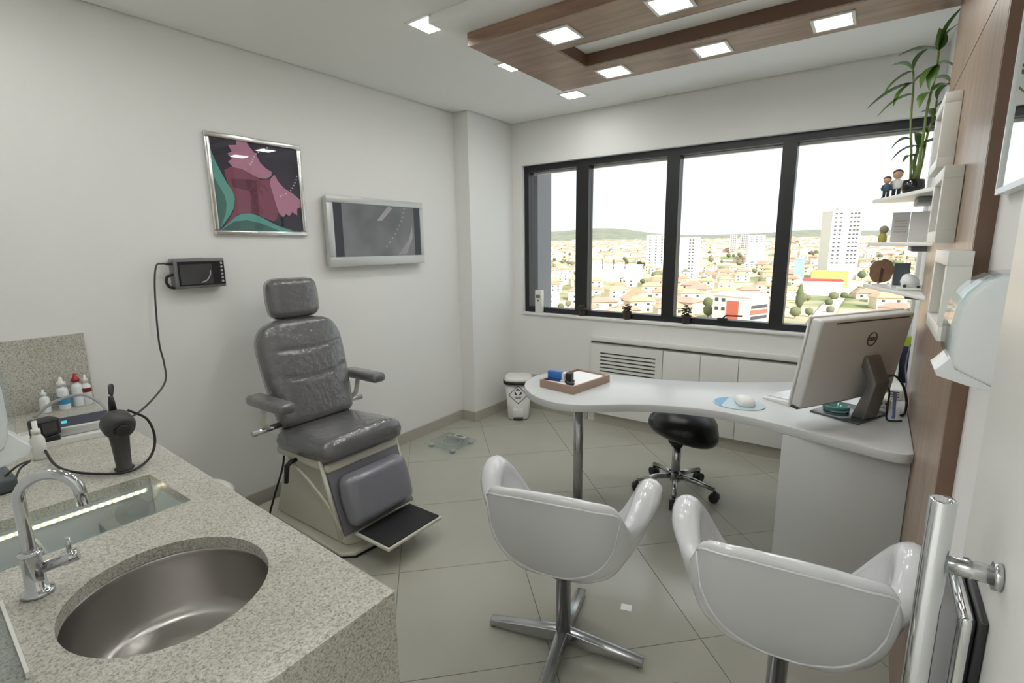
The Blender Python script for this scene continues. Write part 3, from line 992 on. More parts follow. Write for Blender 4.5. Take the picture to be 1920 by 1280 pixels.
bp_ = [(-2.80, -0.22), (-2.0, -0.235), (-1.945, -0.19), (-1.93, 0.0), (-1.945, 0.19), (-2.0, 0.235), (-2.80, 0.22)]
part(MB().prism([(x, YC + y) for x, y in bp_], 0.012, 0.034, smooth=False), 'base_plate', M_CREAM, dcx, bevel=0.006)
part(MB().prism([(x * 1.0, YC + y * 0.96) for x, y in bp_], 0.0, 0.0115), 'base_gasket', M_BLKPL, dcx)
# arms
for s, lab in ((-1, 'near'), (1, 'far')):
    y = YC + s * 0.315
    x0, x1 = (-2.52, -2.20) if s < 0 else (-2.60, -2.29)
    z = 0.782
    o = part(MB().box(x0, x1, y - 0.045, y + 0.045, z - 0.055, z), 'armrest', M_VINYL, dcx, bevel=0.022, seg=4)
    xm = x0 + 0.10
    part(MB().tube([(xm, y, z - 0.056), (xm - 0.03, y, z - 0.15), (xm - 0.05, y - s * 0.04, z - 0.19)], 0.014, 12), 'arm_bracket', M_CREAM, dcx)
    part(MB().tube([(xm - 0.05, y + s * 0.05, z - 0.195), (xm - 0.045, y - s * 0.10, z - 0.185)], 0.016, 14), 'arm_pivot', M_CHROME, dcx)
# recline lever and mains lead
part(MB().tube([(-2.33, YC - 0.205, 0.44), (-2.33, YC - 0.255, 0.435), (-2.335, YC - 0.275, 0.42), (-2.34, YC - 0.285, 0.33)], [0.010, 0.012, 0.013, 0.011], 12), 'recline_lever', M_BLKPL, dcx)
part(MB().tube(smooth_path([(-2.48, YC - 0.20, 0.46), (-2.485, YC - 0.215, 0.36), (-2.52, YC - 0.24, 0.24), (-2.56, YC - 0.27, 0.10), (-2.56, YC - 0.30, 0.006), (-2.68, YC - 0.25, 0.006), (-2.80, YC - 0.03, 0.006)], 8), 0.0055, 8), 'mains_lead', M_BLKPL, dcx)

# ------------------------------------------------------------------ two white winged visitor chairs
def interp(tab, x):
    for (x0, y0), (x1, y1) in zip(tab, tab[1:]):
        if x <= x1:
            t = (x - x0) / (x1 - x0)
            i = tab.index((x0, y0))
            m0 = (tab[min(i + 1, len(tab) - 1)][1] - tab[max(i - 1, 0)][1]) / (tab[min(i + 1, len(tab) - 1)][0] - tab[max(i - 1, 0)][0]) * (x1 - x0)
            m1 = (tab[min(i + 2, len(tab) - 1)][1] - tab[i][1]) / (tab[min(i + 2, len(tab) - 1)][0] - tab[i][0]) * (x1 - x0)
            m0 = 0.0 if i == 0 else m0
            m1 = 0.0 if i + 2 >= len(tab) else m1
            return (2 * t ** 3 - 3 * t * t + 1) * y0 + (t ** 3 - 2 * t * t + t) * m0 + (3 * t * t - 2 * t ** 3) * y1 + (t ** 3 - t * t) * m1
    return tab[-1][1]


ZT = [(0, 0.70), (40, 0.695), (53, 0.672), (65, 0.585), (76, 0.585), (92, 0.645), (106, 0.65), (120, 0.59), (138, 0.46), (155, 0.425), (180, 0.42)]
RT_ = [(0, 0.205), (25, 0.228), (45, 0.275), (58, 0.282), (72, 0.270), (90, 0.285), (108, 0.295), (130, 0.29), (155, 0.27), (180, 0.265)]


def shell_pt(th, v, off=0.0):
    """th degrees from the back; v 0 at the middle underneath, 1 at the rim"""
    a = abs(((th + 180) % 360) - 180)
    R_, Z_ = interp(RT_, a), interp(ZT, a)
    zb = 0.335
    f = v * PI / 2
    r = (R_ + off) * math.sin(f) ** 0.72
    z = zb - off * 0.6 * math.cos(f) + (Z_ - zb) * (1 - math.cos(f)) ** 1.15
    w = math.radians(th)
    fl = interp([(0, 0), (62, 0), (90, 1), (118, 1), (140, 0), (180, 0)], a) * 0.045 * max(0.0, (v - 0.55) / 0.45) ** 2
    r += fl
    return Vector((r * math.sin(w), -r * math.cos(w), z))


def make_swan():
    t = thing('visitor_chair', 'x', 'chair')
    nth, nv = 96, 22
    outer_ = [shell_pt(360 * i / nth, j / (nv - 1)) for j in range(nv) for i in range(nth)]
    m = MB()
    m.grid(outer_, nth, nv, closed_u=True)
    # rounded rim and inner surface
    def thick(th):
        a = abs(((th + 180) % 360) - 180)
        return interp([(0, 0.030), (45, 0.030), (62, 0.032), (88, 0.085), (112, 0.085), (140, 0.05), (180, 0.05)], a)
    rows = []
    for k in range(1, 6):
        ph = PI * k / 6
        row = []
        for i in range(nth):
            th = 360 * i / nth
            p = shell_pt(th, 1.0)
            tk = thick(th)
            w = math.radians(th)
            inn = Vector((-math.sin(w), math.cos(w), 0))
            row.append(p + inn * tk * (1 - math.cos(ph)) / 2 + Vector((0, 0, tk * 0.5 * math.sin(ph))))
        rows += row
    for j in range(nv - 1, -1, -1):
        v = j / (nv - 1)
        for i in range(nth):
            th = 360 * i / nth
            p = shell_pt(th, v)
            tk = thick(th)
            w = math.radians(th)
            inn = Vector((-math.sin(w), math.cos(w), 0))
            k = min(1.0, v * 1.6)
            lift = 0.085 * (1 - v) ** 0.7
            rr = max(0.0, Vector((p.x, p.y, 0)).length - 0.001)
            tk = 0.035 + (tk - 0.035) * v ** 4
            rows.append(p + inn * min(tk, rr) * k + Vector((0, 0, lift)))
    base = len(m.v)
    m.add(rows, [], True)
    tot = nv + 5 + nv
    for j in range(nv - 1, tot - 1):
        for i in range(nth):
            i2 = (i + 1) % nth
            m.f.append((j * nth + i, j * nth + i2, (j + 1) * nth + i2, (j + 1) * nth + i))
            m.s.append(True)
    part(m, 'shell', M_WVINYL, t, local=True)
    # grey back panel bounded by a welt
    pm, welt = [], []
    nu, nw = 41, 13
    lim = 54
    for j in range(nw):
        for i in range(nu):
            q = -1 + 2 * i / (nu - 1)
            th = q * lim
            vlow = 0.40 + 0.575 * (1 - math.sqrt(max(0.0, 1 - abs(q) ** 2.3)))
            v = vlow + (0.985 - vlow) * j / (nw - 1)
            pm.append(shell_pt(th, v, 0.004))
    bp = MB().grid(pm, nu, nw)
    part(bp, 'back_panel', M_WBACK, t, local=True, recalc=False)
    loop = [Vector(p) for p in pm[0:nu]] + [Vector(pm[(nw - 1) * nu + i]) for i in range(nu - 1, -1, -1)]
    part(MB().tube(loop, 0.0035, 6), 'welt', M_WVINYL, t, local=True)
    # swivel base
    part(MB().lathe([(0.028, 0.045), (0.028, 0.30), (0.05, 0.305), (0.06, 0.34)], 22), 'column', M_BRUSH, t, local=True)
    part(MB().cbox((0, 0, 0.325), (0.10, 0.10, 0.02)), 'mount_plate', W_TRIM, t, bevel=0.004, local=True)
    for k in range(4):
        a = k * PI / 2
        mm = MB().at(Matrix.Rotation(a, 4, 'Z'))
        vs = [(0.0, -0.022, 0.022), (0.0, 0.022, 0.022), (0.0, 0.022, 0.075), (0.0, -0.022, 0.075), (0.30, -0.018, 0.006), (0.30, 0.018, 0.006), (0.30, 0.018, 0.032), (0.30, -0.018, 0.032)]
        mm.add(vs, [(0, 1, 2, 3), (7, 6, 5, 4), (0, 4, 5, 1), (1, 5, 6, 2), (2, 6, 7, 3), (3, 7, 4, 0)])
        lo = part(mm, 'base_leg', M_BRUSH, t, bevel=0.003, local=True)
        part(MB().at(Matrix.Rotation(a, 4, 'Z')).lathe([(0.012, 0.0), (0.012, 0.0065)], 12, (0.282, 0, 0)), 'glide', M_BLKPL, lo, local=True)
    return t


sw = make_swan()
sw['label'] = 'white winged swivel chair with cross base, left one of the pair'
sw['group'] = 'white visitor chairs'
sw.location = (-0.835, 1.47, 0)
sw.rotation_euler = (0, 0, math.radians(14))
sw2 = dup(sw, (-0.125, 1.53, 0), math.radians(7), 'white winged swivel chair partly behind the steel door handle')

# ------------------------------------------------------------------ saddle stool behind the desk
st = thing('saddle_stool', 'black saddle stool on chrome castor base behind the desk', 'stool', (-0.88, 2.93, 0))
SX, SY = -0.88, 2.93
sp = []
nu, nv = 40, 18
for j in range(nv):
    a = -PI / 2 + PI * j / (nv - 1)
    for i in range(nu):
        w = 2 * PI * i / nu
        x = 0.205 * (abs(math.cos(a)) ** 0.8) * math.cos(w)
        y = 0.19 * (abs(math.cos(a)) ** 0.8) * math.sin(w)
        z = 0.10 * math.sin(a)
        z -= 0.9 * x * x if z < 0 else -0.4 * y * abs(y) + 0.9 * x * x
        z -= 0.16 * x if z < 0 else 0.0
        sp.append((SX + 0.03 + x, SY + y, 0.445 + z))
part(MB().grid(sp, nu, nv, closed_u=True), 'saddle', M_LEATH, st)
part(MB().lathe([(0.055, 0.335), (0.05, 0.315), (0.034, 0.305), (0.034, 0.295)], 20, (SX, SY, 0)), 'tilt_plate', M_BLKPL, st)
part(MB().lathe([(0.026, 0.09), (0.026, 0.30)], 20, (SX, SY, 0)), 'gas_column', M_BRUSH, st)
part(MB().lathe([(0.034, 0.075), (0.036, 0.09), (0.030, 0.125)], 20, (SX, SY, 0)), 'hub', M_BRUSH, st)
for k in range(5):
    a = math.radians(214 + 72 * k)
    d = Vector((math.cos(a), math.sin(a), 0))
    c = Vector((SX, SY, 0))
    lo = part(MB().tube([c + d * 0.025 + Vector((0, 0, 0.105)), c + d * 0.12 + Vector((0, 0, 0.098)), c + d * 0.235 + Vector((0, 0, 0.078))], [0.018, 0.016, 0.013], 12), 'base_arm', M_BRUSH, st)
    e = c + d * 0.235
    n = Vector((-d.y, d.x, 0))
    cs = MB().tube([e + n * 0.024 + Vector((0, 0, 0.028)), e - n * 0.024 + Vector((0, 0, 0.028))], 0.028, 16)
    cs.lathe([(0.009, 0.05), (0.009, 0.07)], 10, tuple(e))
    part(cs, 'castor', M_BLKPL, lo)

# ------------------------------------------------------------------ things on the left wall
pic = thing('framed_picture', 'chrome-framed picture of pink pencil-shaving flower with teal leaves', 'picture', (XL, 1.562, 1.58))
PY0, PY1, PZ0, PZ1 = 1.295, 1.832, 1.578, 2.102
FW = 0.026
fr = [(PY0, PY1, PZ0, PZ0 + FW), (PY0, PY1, PZ1 - FW, PZ1), (PY0, PY0 + FW, PZ0 + FW, PZ1 - FW), (PY1 - FW, PY1, PZ0 + FW, PZ1 - FW)]
for a, b, c, d in fr:
    part(MB().box(XL + 0.001, XL + 0.022, a, b, c, d), 'frame_rail', mat('silver_frame', (214, 214, 211), 0.2, 0.9), pic, bevel=0.006, seg=3)
QY0, QY1, QZ0, QZ1 = PY0 + FW, PY1 - FW, PZ0 + FW, PZ1 - FW
part(MB().box(XL + 0.001, XL + 0.010, QY0, QY1, QZ0, QZ1), 'picture_ground', mat('picture_navy', (42, 36, 56), 0.5), pic)


def art(name, pts, layer, rgb):
    poly = [(QY0 + min(1, max(0, u)) * (QY1 - QY0), QZ0 + min(1, max(0, v)) * (QZ1 - QZ0)) for u, v in pts]
    x0 = XL + 0.010 + layer * 0.0006
    part(MB().prism(poly, x0 + 0.0001, x0 + 0.0006, axis='x'), name, mat('print_%d_%d_%d' % rgb, rgb, 0.5, vary=0.06, vscale=9), pic)


art('teal_leaf', [(0.0, 0.995), (0.007, 0.875), (0.04, 0.758), (0.092, 0.63), (0.142, 0.52), (0.192, 0.439), (0.208, 0.356), (0.184, 0.248), (0.128, 0.161), (0.069, 0.085), (0.017, 0.021), (0.0, 0.0)], 0, (104, 176, 166))
art('leaf_shade', [(0, 0.6), (0.04, 0.512), (0.099, 0.391), (0.111, 0.298), (0.09, 0.191), (0.05, 0.095), (0.017, 0.021), (0, 0)], 1, (70, 124, 116))
art('teal_leaf', [(0.032, 0.021), (0.122, 0.097), (0.202, 0.163), (0.28, 0.195), (0.368, 0.201), (0.456, 0.176), (0.566, 0.122), (0.68, 0.067), (0.824, 0.023), (0.899, 0.002), (0.01, 0.0)], 0, (98, 172, 164))
art('leaf_shade', [(0.064, 0.032), (0.175, 0.103), (0.317, 0.122), (0.471, 0.092), (0.64, 0.027), (0.699, 0.004), (0.02, 0.0)], 1, (66, 112, 106))
art('crimson_petal', [(0.126, 0.664), (0.202, 0.709), (0.286, 0.701), (0.454, 0.643), (0.517, 0.594), (0.635, 0.615), (0.659, 0.493), (0.709, 0.246), (0.675, 0.142), (0.637, 0.118), (0.478, 0.171), (0.368, 0.203), (0.28, 0.2), (0.202, 0.168), (0.133, 0.108), (0.055, 0.048), (0.126, 0.139), (0.187, 0.227), (0.208, 0.334), (0.196, 0.429), (0.152, 0.51), (0.134, 0.592)], 0, (140, 72, 98))
art('petal_shade', [(0.189, 0.576), (0.472, 0.59), (0.466, 0.17), (0.369, 0.206), (0.392, 0.453), (0.201, 0.482)], 1, (108, 48, 72))
art('pink_shaving', [(0.288, 1.0), (0.401, 1.0), (0.438, 0.943), (0.499, 0.875), (0.536, 0.793), (0.599, 0.733), (0.666, 0.701), (0.656, 0.65), (0.588, 0.613), (0.497, 0.614), (0.411, 0.655), (0.307, 0.698), (0.223, 0.705), (0.176, 0.758), (0.221, 0.794), (0.179, 0.846), (0.228, 0.873), (0.198, 0.937), (0.289, 0.954)], 2, (200, 138, 166))
art('pink_shaving', [(0.699, 0.671), (0.74, 0.59), (0.807, 0.521), (0.914, 0.465), (0.996, 0.399), (1.0, 0.305), (0.95, 0.285), (0.942, 0.202), (0.882, 0.241), (0.839, 0.187), (0.798, 0.215), (0.757, 0.173), (0.712, 0.212), (0.689, 0.291), (0.655, 0.448), (0.63, 0.558), (0.648, 0.627)], 2, (196, 134, 162))
for u, v in ((0.639, 0.972), (0.6, 0.956), (0.564, 0.936), (0.528, 0.908), (0.499, 0.884), (0.474, 0.848), (0.454, 0.816), (0.44, 0.787), (0.421, 0.758), (0.981, 0.679), (0.972, 0.638), (0.952, 0.601), (0.932, 0.565), (0.911, 0.532), (0.886, 0.503), (0.82, 0.459), (0.781, 0.439), (0.747, 0.425)):
    art('white_dot', [(u + 0.009 * math.cos(a * PI / 4), v + 0.009 * math.sin(a * PI / 4)) for a in range(8)], 3, (226, 220, 226))
part(MB().box(XL + 0.0135, XL + 0.015, QY0, QY1, QZ0, QZ1), 'glazing', glass_mat('picture_glass', (0.97, 0.97, 0.97), 0.045, 0.5), pic)

tv = thing('wall_monitor', 'silver-framed flat monitor on the wall showing a grey image', 'monitor', (XL, 2.357, 1.385))
TY0, TY1, TZ0, TZ1, TX = 1.945, 2.768, 1.385, 1.828, -2.802
part(MB().box(TX - 0.042, TX - 0.004, TY0 + 0.003, TY1 - 0.003, TZ0 + 0.003, TZ1 - 0.003), 'casing', M_SILVER, tv, bevel=0.006)
part(MB().box(XL + 0.001, TX - 0.0425, 2.2, 2.5, 1.5, 1.7), 'wall_mount', M_BLKPL, tv)
bz = 0.046
for a, b, c, d in ((TY0, TY1, TZ0, TZ0 + 0.062), (TY0, TY1, TZ1 - 0.042, TZ1), (TY0, TY0 + bz, TZ0 + 0.062, TZ1 - 0.042), (TY1 - 0.032, TY1, TZ0 + 0.062, TZ1 - 0.042)):
    part(MB().box(TX - 0.012, TX + 0.004, a, b, c, d), 'bezel', M_SILVER, tv, bevel=0.004)
sy0, sy1, sz0, sz1 = TY0 + bz, TY1 - 0.032, TZ0 + 0.062, TZ1 - 0.042
sc_ = part(MB().box(TX - 0.0035, TX - 0.001, sy0, sy1, sz0, sz1), 'screen', M_TVSCR, tv)
M_BAR = mat('screen_black', (30, 30, 36), 0.12)
part(MB().box(TX - 0.0009, TX - 0.0003, sy0, sy0 + 0.065, sz0, sz1), 'dark_border', M_BAR, sc_)
part(MB().box(TX - 0.0009, TX - 0.0003, sy1 - 0.058, sy1, sz0, sz1), 'dark_border', M_BAR, sc_)
M_STREAK = mat('screen_streak', (20, 20, 20), 0.12, emit=(150, 146, 150), estr=0.4)  # for pale glowing shapes laid flat over the screens


def scr(u, v):
    return (sy0 + u * (sy1 - sy0), sz0 + v * (sz1 - sz0))


part(MB().prism([scr(0.46, 0.70), scr(0.52, 0.70), scr(0.66, 0.97), scr(0.60, 0.99)], TX - 0.0009, TX - 0.0004, axis='x'), 'pale_streak', M_STREAK, sc_)
part(MB().prism([scr(0.70, 0.02), scr(0.80, 0.02), scr(0.895, 0.36), scr(0.895, 0.62), scr(0.84, 0.32)], TX - 0.0009, TX - 0.0004, axis='x'), 'pale_streak', M_STREAK, sc_)
for k in range(10):
    t = k / 9
    u, v = 0.80 - 0.22 * t ** 1.6 - 0.02 * t, 0.97 - 0.78 * t
    part(MB().prism([scr(u + 0.011 * math.cos(a * PI / 4), v + 0.02 * math.sin(a * PI / 4)) for a in range(8)], TX - 0.0009, TX - 0.0004, axis='x'), 'pale_dot', M_STREAK, sc_)

dv = thing('video_control_box', 'grey wall box with dark little screen and button column', 'control box', (XL, 1.18, 1.312))
DX = -2.800
part(MB().box(XL + 0.001, DX, 1.062, 1.302, 1.312, 1.462), 'casing', mat('device_grey', (118, 118, 117), 0.4), dv, bevel=0.008)
fp_ = part(MB().box(DX + 0.0003, DX + 0.003, 1.077, 1.296, 1.326, 1.446), 'front_plate', mat('device_black', (34, 33, 37), 0.25), dv)
part(MB().box(DX + 0.0033, DX + 0.0042, 1.085, 1.235, 1.332, 1.432), 'screen', M_DEVSCR, fp_)
for k in range(6):
    z = 1.342 + k * 0.0185
    part(MB().tube([(DX + 0.003, 1.283, z), (DX + 0.0065, 1.283, z)], [0.0068, 0.0055], 12), 'button', M_SILVER, fp_)
part(MB().tube(smooth_path([(DX + 0.0035, 1.18, 1.34), (DX + 0.0035, 1.205, 1.35), (DX + 0.0035, 1.222, 1.375), (DX + 0.0035, 1.226, 1.40)], 5), 0.0035, 6), 'image_arc', M_STREAK, fp_)
part(MB().box(-2.845, -2.825, 1.16, 1.215, 1.4605, 1.4635), 'card_slot', M_BLKPL, dv)
part(MB().tube([(-2.815, 1.063, 1.437), (-2.815, 1.035, 1.437)], [0.008, 0.006], 10), 'plug', M_BLKPL, dv)
part(MB().tube(smooth_path([(-2.82, 1.062, 1.385), (-2.82, 1.035, 1.375), (-2.82, 1.028, 1.35), (-2.82, 1.04, 1.325), (-2.82, 1.062, 1.318)], 5), 0.007, 8), 'carry_strap', M_BLKPL, dv)

# ------------------------------------------------------------------ dispensers
def make_dispenser():
    t = thing('soap_dispenser', 'x', 'dispenser')
    body = [(0.001, 0.225), (0.03, 0.223), (0.052, 0.210), (0.068, 0.192), (0.079, 0.166), (0.084, 0.135), (0.084, 0.09), (0.080, 0.066), (0.075, 0.052), (0.001, 0.016)]
    part(MB().prism(body, -0.055, 0.055, axis='x'), 'housing', M_WHITEPL, t, bevel=0.008, seg=3, local=True)
    lip = [(0.001, 0.014), (0.05, 0.022), (0.098, 0.036), (0.102, 0.046), (0.096, 0.052), (0.086, 0.066), (0.081, 0.072), (0.073, 0.0515), (0.001, 0.0155)]
    part(MB().prism(lip, -0.05, 0.05, axis='x'), 'push_lip', M_WHITEPL, t, bevel=0.004, seg=3, local=True)
    arc_o = [(0.002, 0.231), (0.032, 0.229), (0.056, 0.2155), (0.073, 0.195), (0.0845, 0.168), (0.0895, 0.135), (0.0895, 0.092), (0.087, 0.074)]
    arc_i = [(0.086, 0.091), (0.086, 0.135), (0.081, 0.167), (0.070, 0.1935), (0.054, 0.212), (0.031, 0.2255), (0.002, 0.2275)]
    part(MB().prism(arc_o + arc_i, -0.062, 0.062, axis='x'), 'clear_cover', M_PLGLASS, t, local=True)
    return t


ds = make_dispenser()
ds['label'] = 'white domed soap dispenser on the wall above the sink counter'
ds['group'] = 'white soap dispensers'
ds.location = (-0.95 - 0.062, YN, 1.18)
ds2 = dup(ds, (XR, 1.2 + 0.062, 1.215), PI / 2, 'white domed soap dispenser beside the wood panelling near the door')

# ------------------------------------------------------------------ door leaf with pull handle and lock
door = struct(MB().box(0.12, 0.155, 0.0, 0.77, 0.008, 2.1), 'door_1', W_TRIM, 'white door leaf standing open beside the camera with steel pull handle', bevel=0.002)


def dpart(mb, name, material, bevel=None, seg=2, parent=None):
    return part(mb, name, material, parent or door, bevel, seg)


hx, hy, hr = 0.0725, 0.587, 0.0105
hb = MB()
hb.lathe([(hr, 0.80), (hr, 1.262), (hr - 0.0012, 1.2635), (hr - 0.0035, 1.262), (hr - 0.004, 1.25), (0.0005, 1.249)], 28, (hx, hy, 0), cap=False)
hbar = dpart(hb, 'pull_handle', M_CHROME)
dpart(MB().tube([(hx + 0.009, hy, 1.200), (0.1195, hy, 1.200)], 0.0085, 20), 'handle_bracket', M_BRUSH, parent=hbar)
dpart(MB().tube([(0.1135, hy, 1.200), (0.1195, hy, 1.200)], 0.0125, 24), 'rosette', M_BRUSH, parent=hbar)
dpart(MB().tube([(hx + 0.009, hy, 0.86), (0.1195, hy, 0.86)], 0.0085, 20), 'handle_bracket', M_BRUSH, parent=hbar)
lk = dpart(MB().box(0.099, 0.1125, 0.60, 0.72, 0.95, 1.142), 'lock_case', M_CHROME, bevel=0.006, seg=3)
dpart(MB().box(0.1128, 0.1195, 0.597, 0.723, 0.947, 1.145), 'lock_gasket', M_BLKPL, bevel=0.002, parent=lk)
dpart(MB().box(0.0975, 0.0988, 0.606, 0.714, 0.956, 1.136), 'lock_face', mat('lock_face_grey', (120, 120, 122), 0.35), parent=lk)

# mirror on the white wall past the door
mr = thing('wall_mirror', 'white-edged mirror on the side wall reflecting the window', 'mirror', (XR, 1.1, 1.60))
part(MB().box(0.193, XR - 0.0005, 0.72, 1.478, 1.605, 2.40), 'mirror_glass', M_MIRROR, mr)
for b in ((0.72, 1.49, 1.593, 1.6045), (0.72, 1.49, 2.4005, 2.412), (1.4785, 1.49, 1.6045, 2.4005), (0.708, 0.7195, 1.593, 2.412)):
    part(MB().box(0.188, XR - 0.0005, b[0], b[1], b[2], b[3]), 'mirror_edge', M_WHITEPL, mr)

# ------------------------------------------------------------------ three hollow box frames on the wood wall
for (y0, y1, z0, z1, lab) in ((2.30, 2.64, 1.745, 1.985, 'white hollow box frame on the wood wall, highest of the three'),
                              (1.95, 2.27, 1.495, 1.712, 'white hollow box frame on the wood wall, middle of the three'),
                              (1.53, 1.86, 1.268, 1.477, 'white hollow box frame on the wood wall, lowest of the three')):
    t = thing('box_frame', lab, 'box frame', (0.178, (y0 + y1) / 2, z0), 0, 'hollow wall frames')
    w_ = 0.034
    for b in ((y0, y1, z0, z0 + w_), (y0, y1, z1 - w_, z1), (y0, y0 + w_, z0 + w_, z1 - w_), (y1 - w_, y1, z0 + w_, z1 - w_)):
        part(MB().box(0.132, 0.177, *b), 'frame_side', W_TRIM, t, bevel=0.0015)

# ------------------------------------------------------------------ shelves by the window
SHZ = (1.722, 1.497, 1.272)
for k, z in enumerate(SHZ):
    t = thing('wall_shelf', 'small white three-cornered shelf by the window, %s of three' % ('top', 'middle', 'bottom')[k], 'shelf', (0.09, 3.2, z), 0, 'floating shelves')
    part(MB().prism([(-0.05, 3.42), (XR - 0.001, 2.62), (XR - 0.001, 3.45), (-0.045, 3.45)], z - 0.018, z), 'shelf_board', W_TRIM, t, bevel=0.002)
    part(MB().box(0.125, XR - 0.001, 3.05, 3.42, z - 0.045, z - 0.0185), 'shelf_bracket', mat('bracket_grey', (120, 122, 122), 0.4), t, bevel=0.008)

# ------------------------------------------------------------------ all-in-one computer seen from behind
ZD = 0.75
BE = math.radians(58)
co = thing('desktop_computer', 'silver all-in-one computer seen from behind on the desk', 'computer', (-0.037, 2.615, ZD), BE)
PC = rotz(BE, (-0.055, 2.525, 0)) @ Matrix.Translation((0, 0, 0.835)) @ Matrix.Rotation(math.radians(9), 4, 'X')
bk = MB().at(PC)
bk.box(-0.285, 0.285, -0.012, 0.036, 0.0, 0.375)
bko = part(bk, 'back_cover', mat('computer_silver', (216, 216, 214), 0.42, 0.1), co, bevel=0.010, seg=3)
part(MB().at(PC).box(-0.288, 0.288, 0.0362, 0.046, -0.003, 0.378), 'bezel', W_TRIM, co, bevel=0.003)
part(MB().at(PC).box(-0.27, 0.27, 0.0463, 0.0475, 0.03, 0.36), 'screen', M_BLKPL, co)
part(MB().at(PC).box(-0.20, 0.25, -0.0138, -0.0122, 0.356, 0.361), 'vent_slot', M_DKPL, bko)
part(MB().at(PC).box(-0.288, 0.05, 0.0, 0.03, -0.0065, -0.0005), 'lower_grille', M_DKPL, bko)
# ring logo with the maker's letters
PL = PC @ Matrix.Translation((0.045, -0.0122, 0.275))
ring = []
lm = MB().at(PL)
for k in range(28):
    a0, a1 = 2 * PI * k / 28, 2 * PI * (k + 1) / 28
    q = [(r * math.cos(a), y, r * math.sin(a)) for y in (0.0, -0.002) for (r, a) in ((0.030, a0), (0.030, a1), (0.0262, a1), (0.0262, a0))]
    lm.add(q, [(0, 1, 2, 3), (7, 6, 5, 4), (0, 4, 5, 1), (2, 6, 7, 3)])
M_LOGO = mat('logo_dark', (88, 86, 84), 0.3, 0.4)
lo_ = part(lm, 'logo_ring', M_LOGO, bko)


def text_mesh(s, size, depth, mtx, name, material, parent, bold=0.0):
    cu = bpy.data.curves.new(name, 'FONT')
    cu.body = s
    cu.size = size
    cu.extrude = depth
    cu.offset = bold
    cu.align_x = 'CENTER'
    cu.align_y = 'CENTER'
    tmp = bpy.data.objects.new(name, cu)
    COL.objects.link(tmp)
    dg = bpy.context.evaluated_depsgraph_get()
    me_ = bpy.data.meshes.new_from_object(tmp.evaluated_get(dg))
    bpy.data.objects.remove(tmp)
    bpy.data.curves.remove(cu)
    inv = ROOT.get(parent.name) or Matrix()
    me_.transform(inv @ mtx)
    me_.materials.clear()
    me_.materials.append(material)
    o = bpy.data.objects.new(name, me_)
    COL.objects.link(o)
    o.parent = parent
    return o


text_mesh('DELL', 0.0205, 0.0008, PL @ Matrix.Translation((0, -0.0009, 0)) @ Matrix.Rotation(PI / 2, 4, 'X'), 'logo_letters', M_LOGO, bko, 0.0006)
# stand
SM = mat('stand_grey', (126, 123, 119), 0.38, 0.5)
base_q = [(-0.181, 2.543), (0.005, 2.458), (0.106, 2.688), (-0.080, 2.772)]
part(MB().prism(base_q, ZD + 0.0005, ZD + 0.009), 'stand_base', mat('stand_base_dark', (92, 96, 98), 0.22, 0.5), co, bevel=0.002)
nk = MB().at(rotz(BE, (0.025, 2.562, 0)))
prof = [(0.035, ZD + 0.0095), (-0.02, ZD + 0.0095), (-0.055, 0.925), (-0.005, 1.03), (0.030, 1.03), (0.022, 1.0), (-0.020, 0.915)]
nk.prism(prof, -0.045, 0.045, axis='x')
part(nk, 'stand_neck', SM, co, bevel=0.004)

# keyboard
kb = thing('keyboard', 'white keyboard end poking out behind the computer', 'keyboard', (-0.22, 2.80, ZD), math.radians(61))
KM = rotz(math.radians(61), (-0.225, 2.80, ZD))
kbo = part(MB().at(KM).prism([(-0.07, 0.0), (0.07, 0.0), (0.07, 0.012), (-0.07, 0.022)], -0.215, 0.215, axis='x'), 'key_base', W_TRIM, kb, bevel=0.003)
for r in range(5):
    for c in range(14):
        x = -0.195 + c * 0.0288
        y = -0.052 + r * 0.0245
        z = 0.022 - (y + 0.07) / 0.14 * 0.010
        part(MB().at(KM).box(x, x + 0.025, y, y + 0.0205, z + 0.0004, z + 0.006), 'key', M_WHITEPL, kb)

# mouse and mat
mp = [(-0.468 + 0.115 * math.cos(2 * PI * k / 40), 2.492 + 0.098 * math.sin(2 * PI * k / 40)) for k in range(40)]
mpo = thing('mouse_mat', 'round blue and clear mouse mat on the white desk', 'mouse mat', (-0.468, 2.492, ZD))
part(MB().prism(mp, ZD + 0.0004, ZD + 0.004), 'mat_base', mat('mat_pale', (176, 196, 204), 0.3), mpo)
half = [(-0.468 + 0.108 * math.cos(a), 2.492 + 0.092 * math.sin(a)) for a in [math.radians(125 + 5.5 * k) for k in range(21)]]
part(MB().prism(half, ZD + 0.0042, ZD + 0.005), 'blue_print', mat('mat_blue', (84, 150, 196), 0.3), mpo)
MM = rotz(math.radians(25), (-0.445, 2.505, ZD + 0.0052))
mo = thing('mouse', 'white computer mouse lying on the round mat', 'mouse', (-0.445, 2.505, ZD + 0.0052))
pts = []
for j in range(9):
    a = j / 8 * PI / 2
    for i in range(28):
        w = 2 * PI * i / 28
        cx, sy = math.cos(w), math.sin(w)
        k = (abs(cx) ** 4 + abs(sy) ** 4) ** (-0.25)
        pts.append((0.039 * k * cx * math.cos(a) ** 0.45, 0.064 * k * sy * math.cos(a) ** 0.45, 0.036 * math.sin(a) * (1 - 0.10 * sy)))
mbd = MB().at(MM).grid(pts, 28, 9, closed_u=True)
mbd.f.append(tuple(range(27, -1, -1)))
mbd.s.append(False)
mbo = part(mbd, 'mouse_body', W_TRIM, mo)
part(MB().at(MM).tube([(-0.004, -0.03, 0.033), (0.004, -0.03, 0.033)], 0.006, 12), 'scroll_wheel', M_DKPL, mbo)

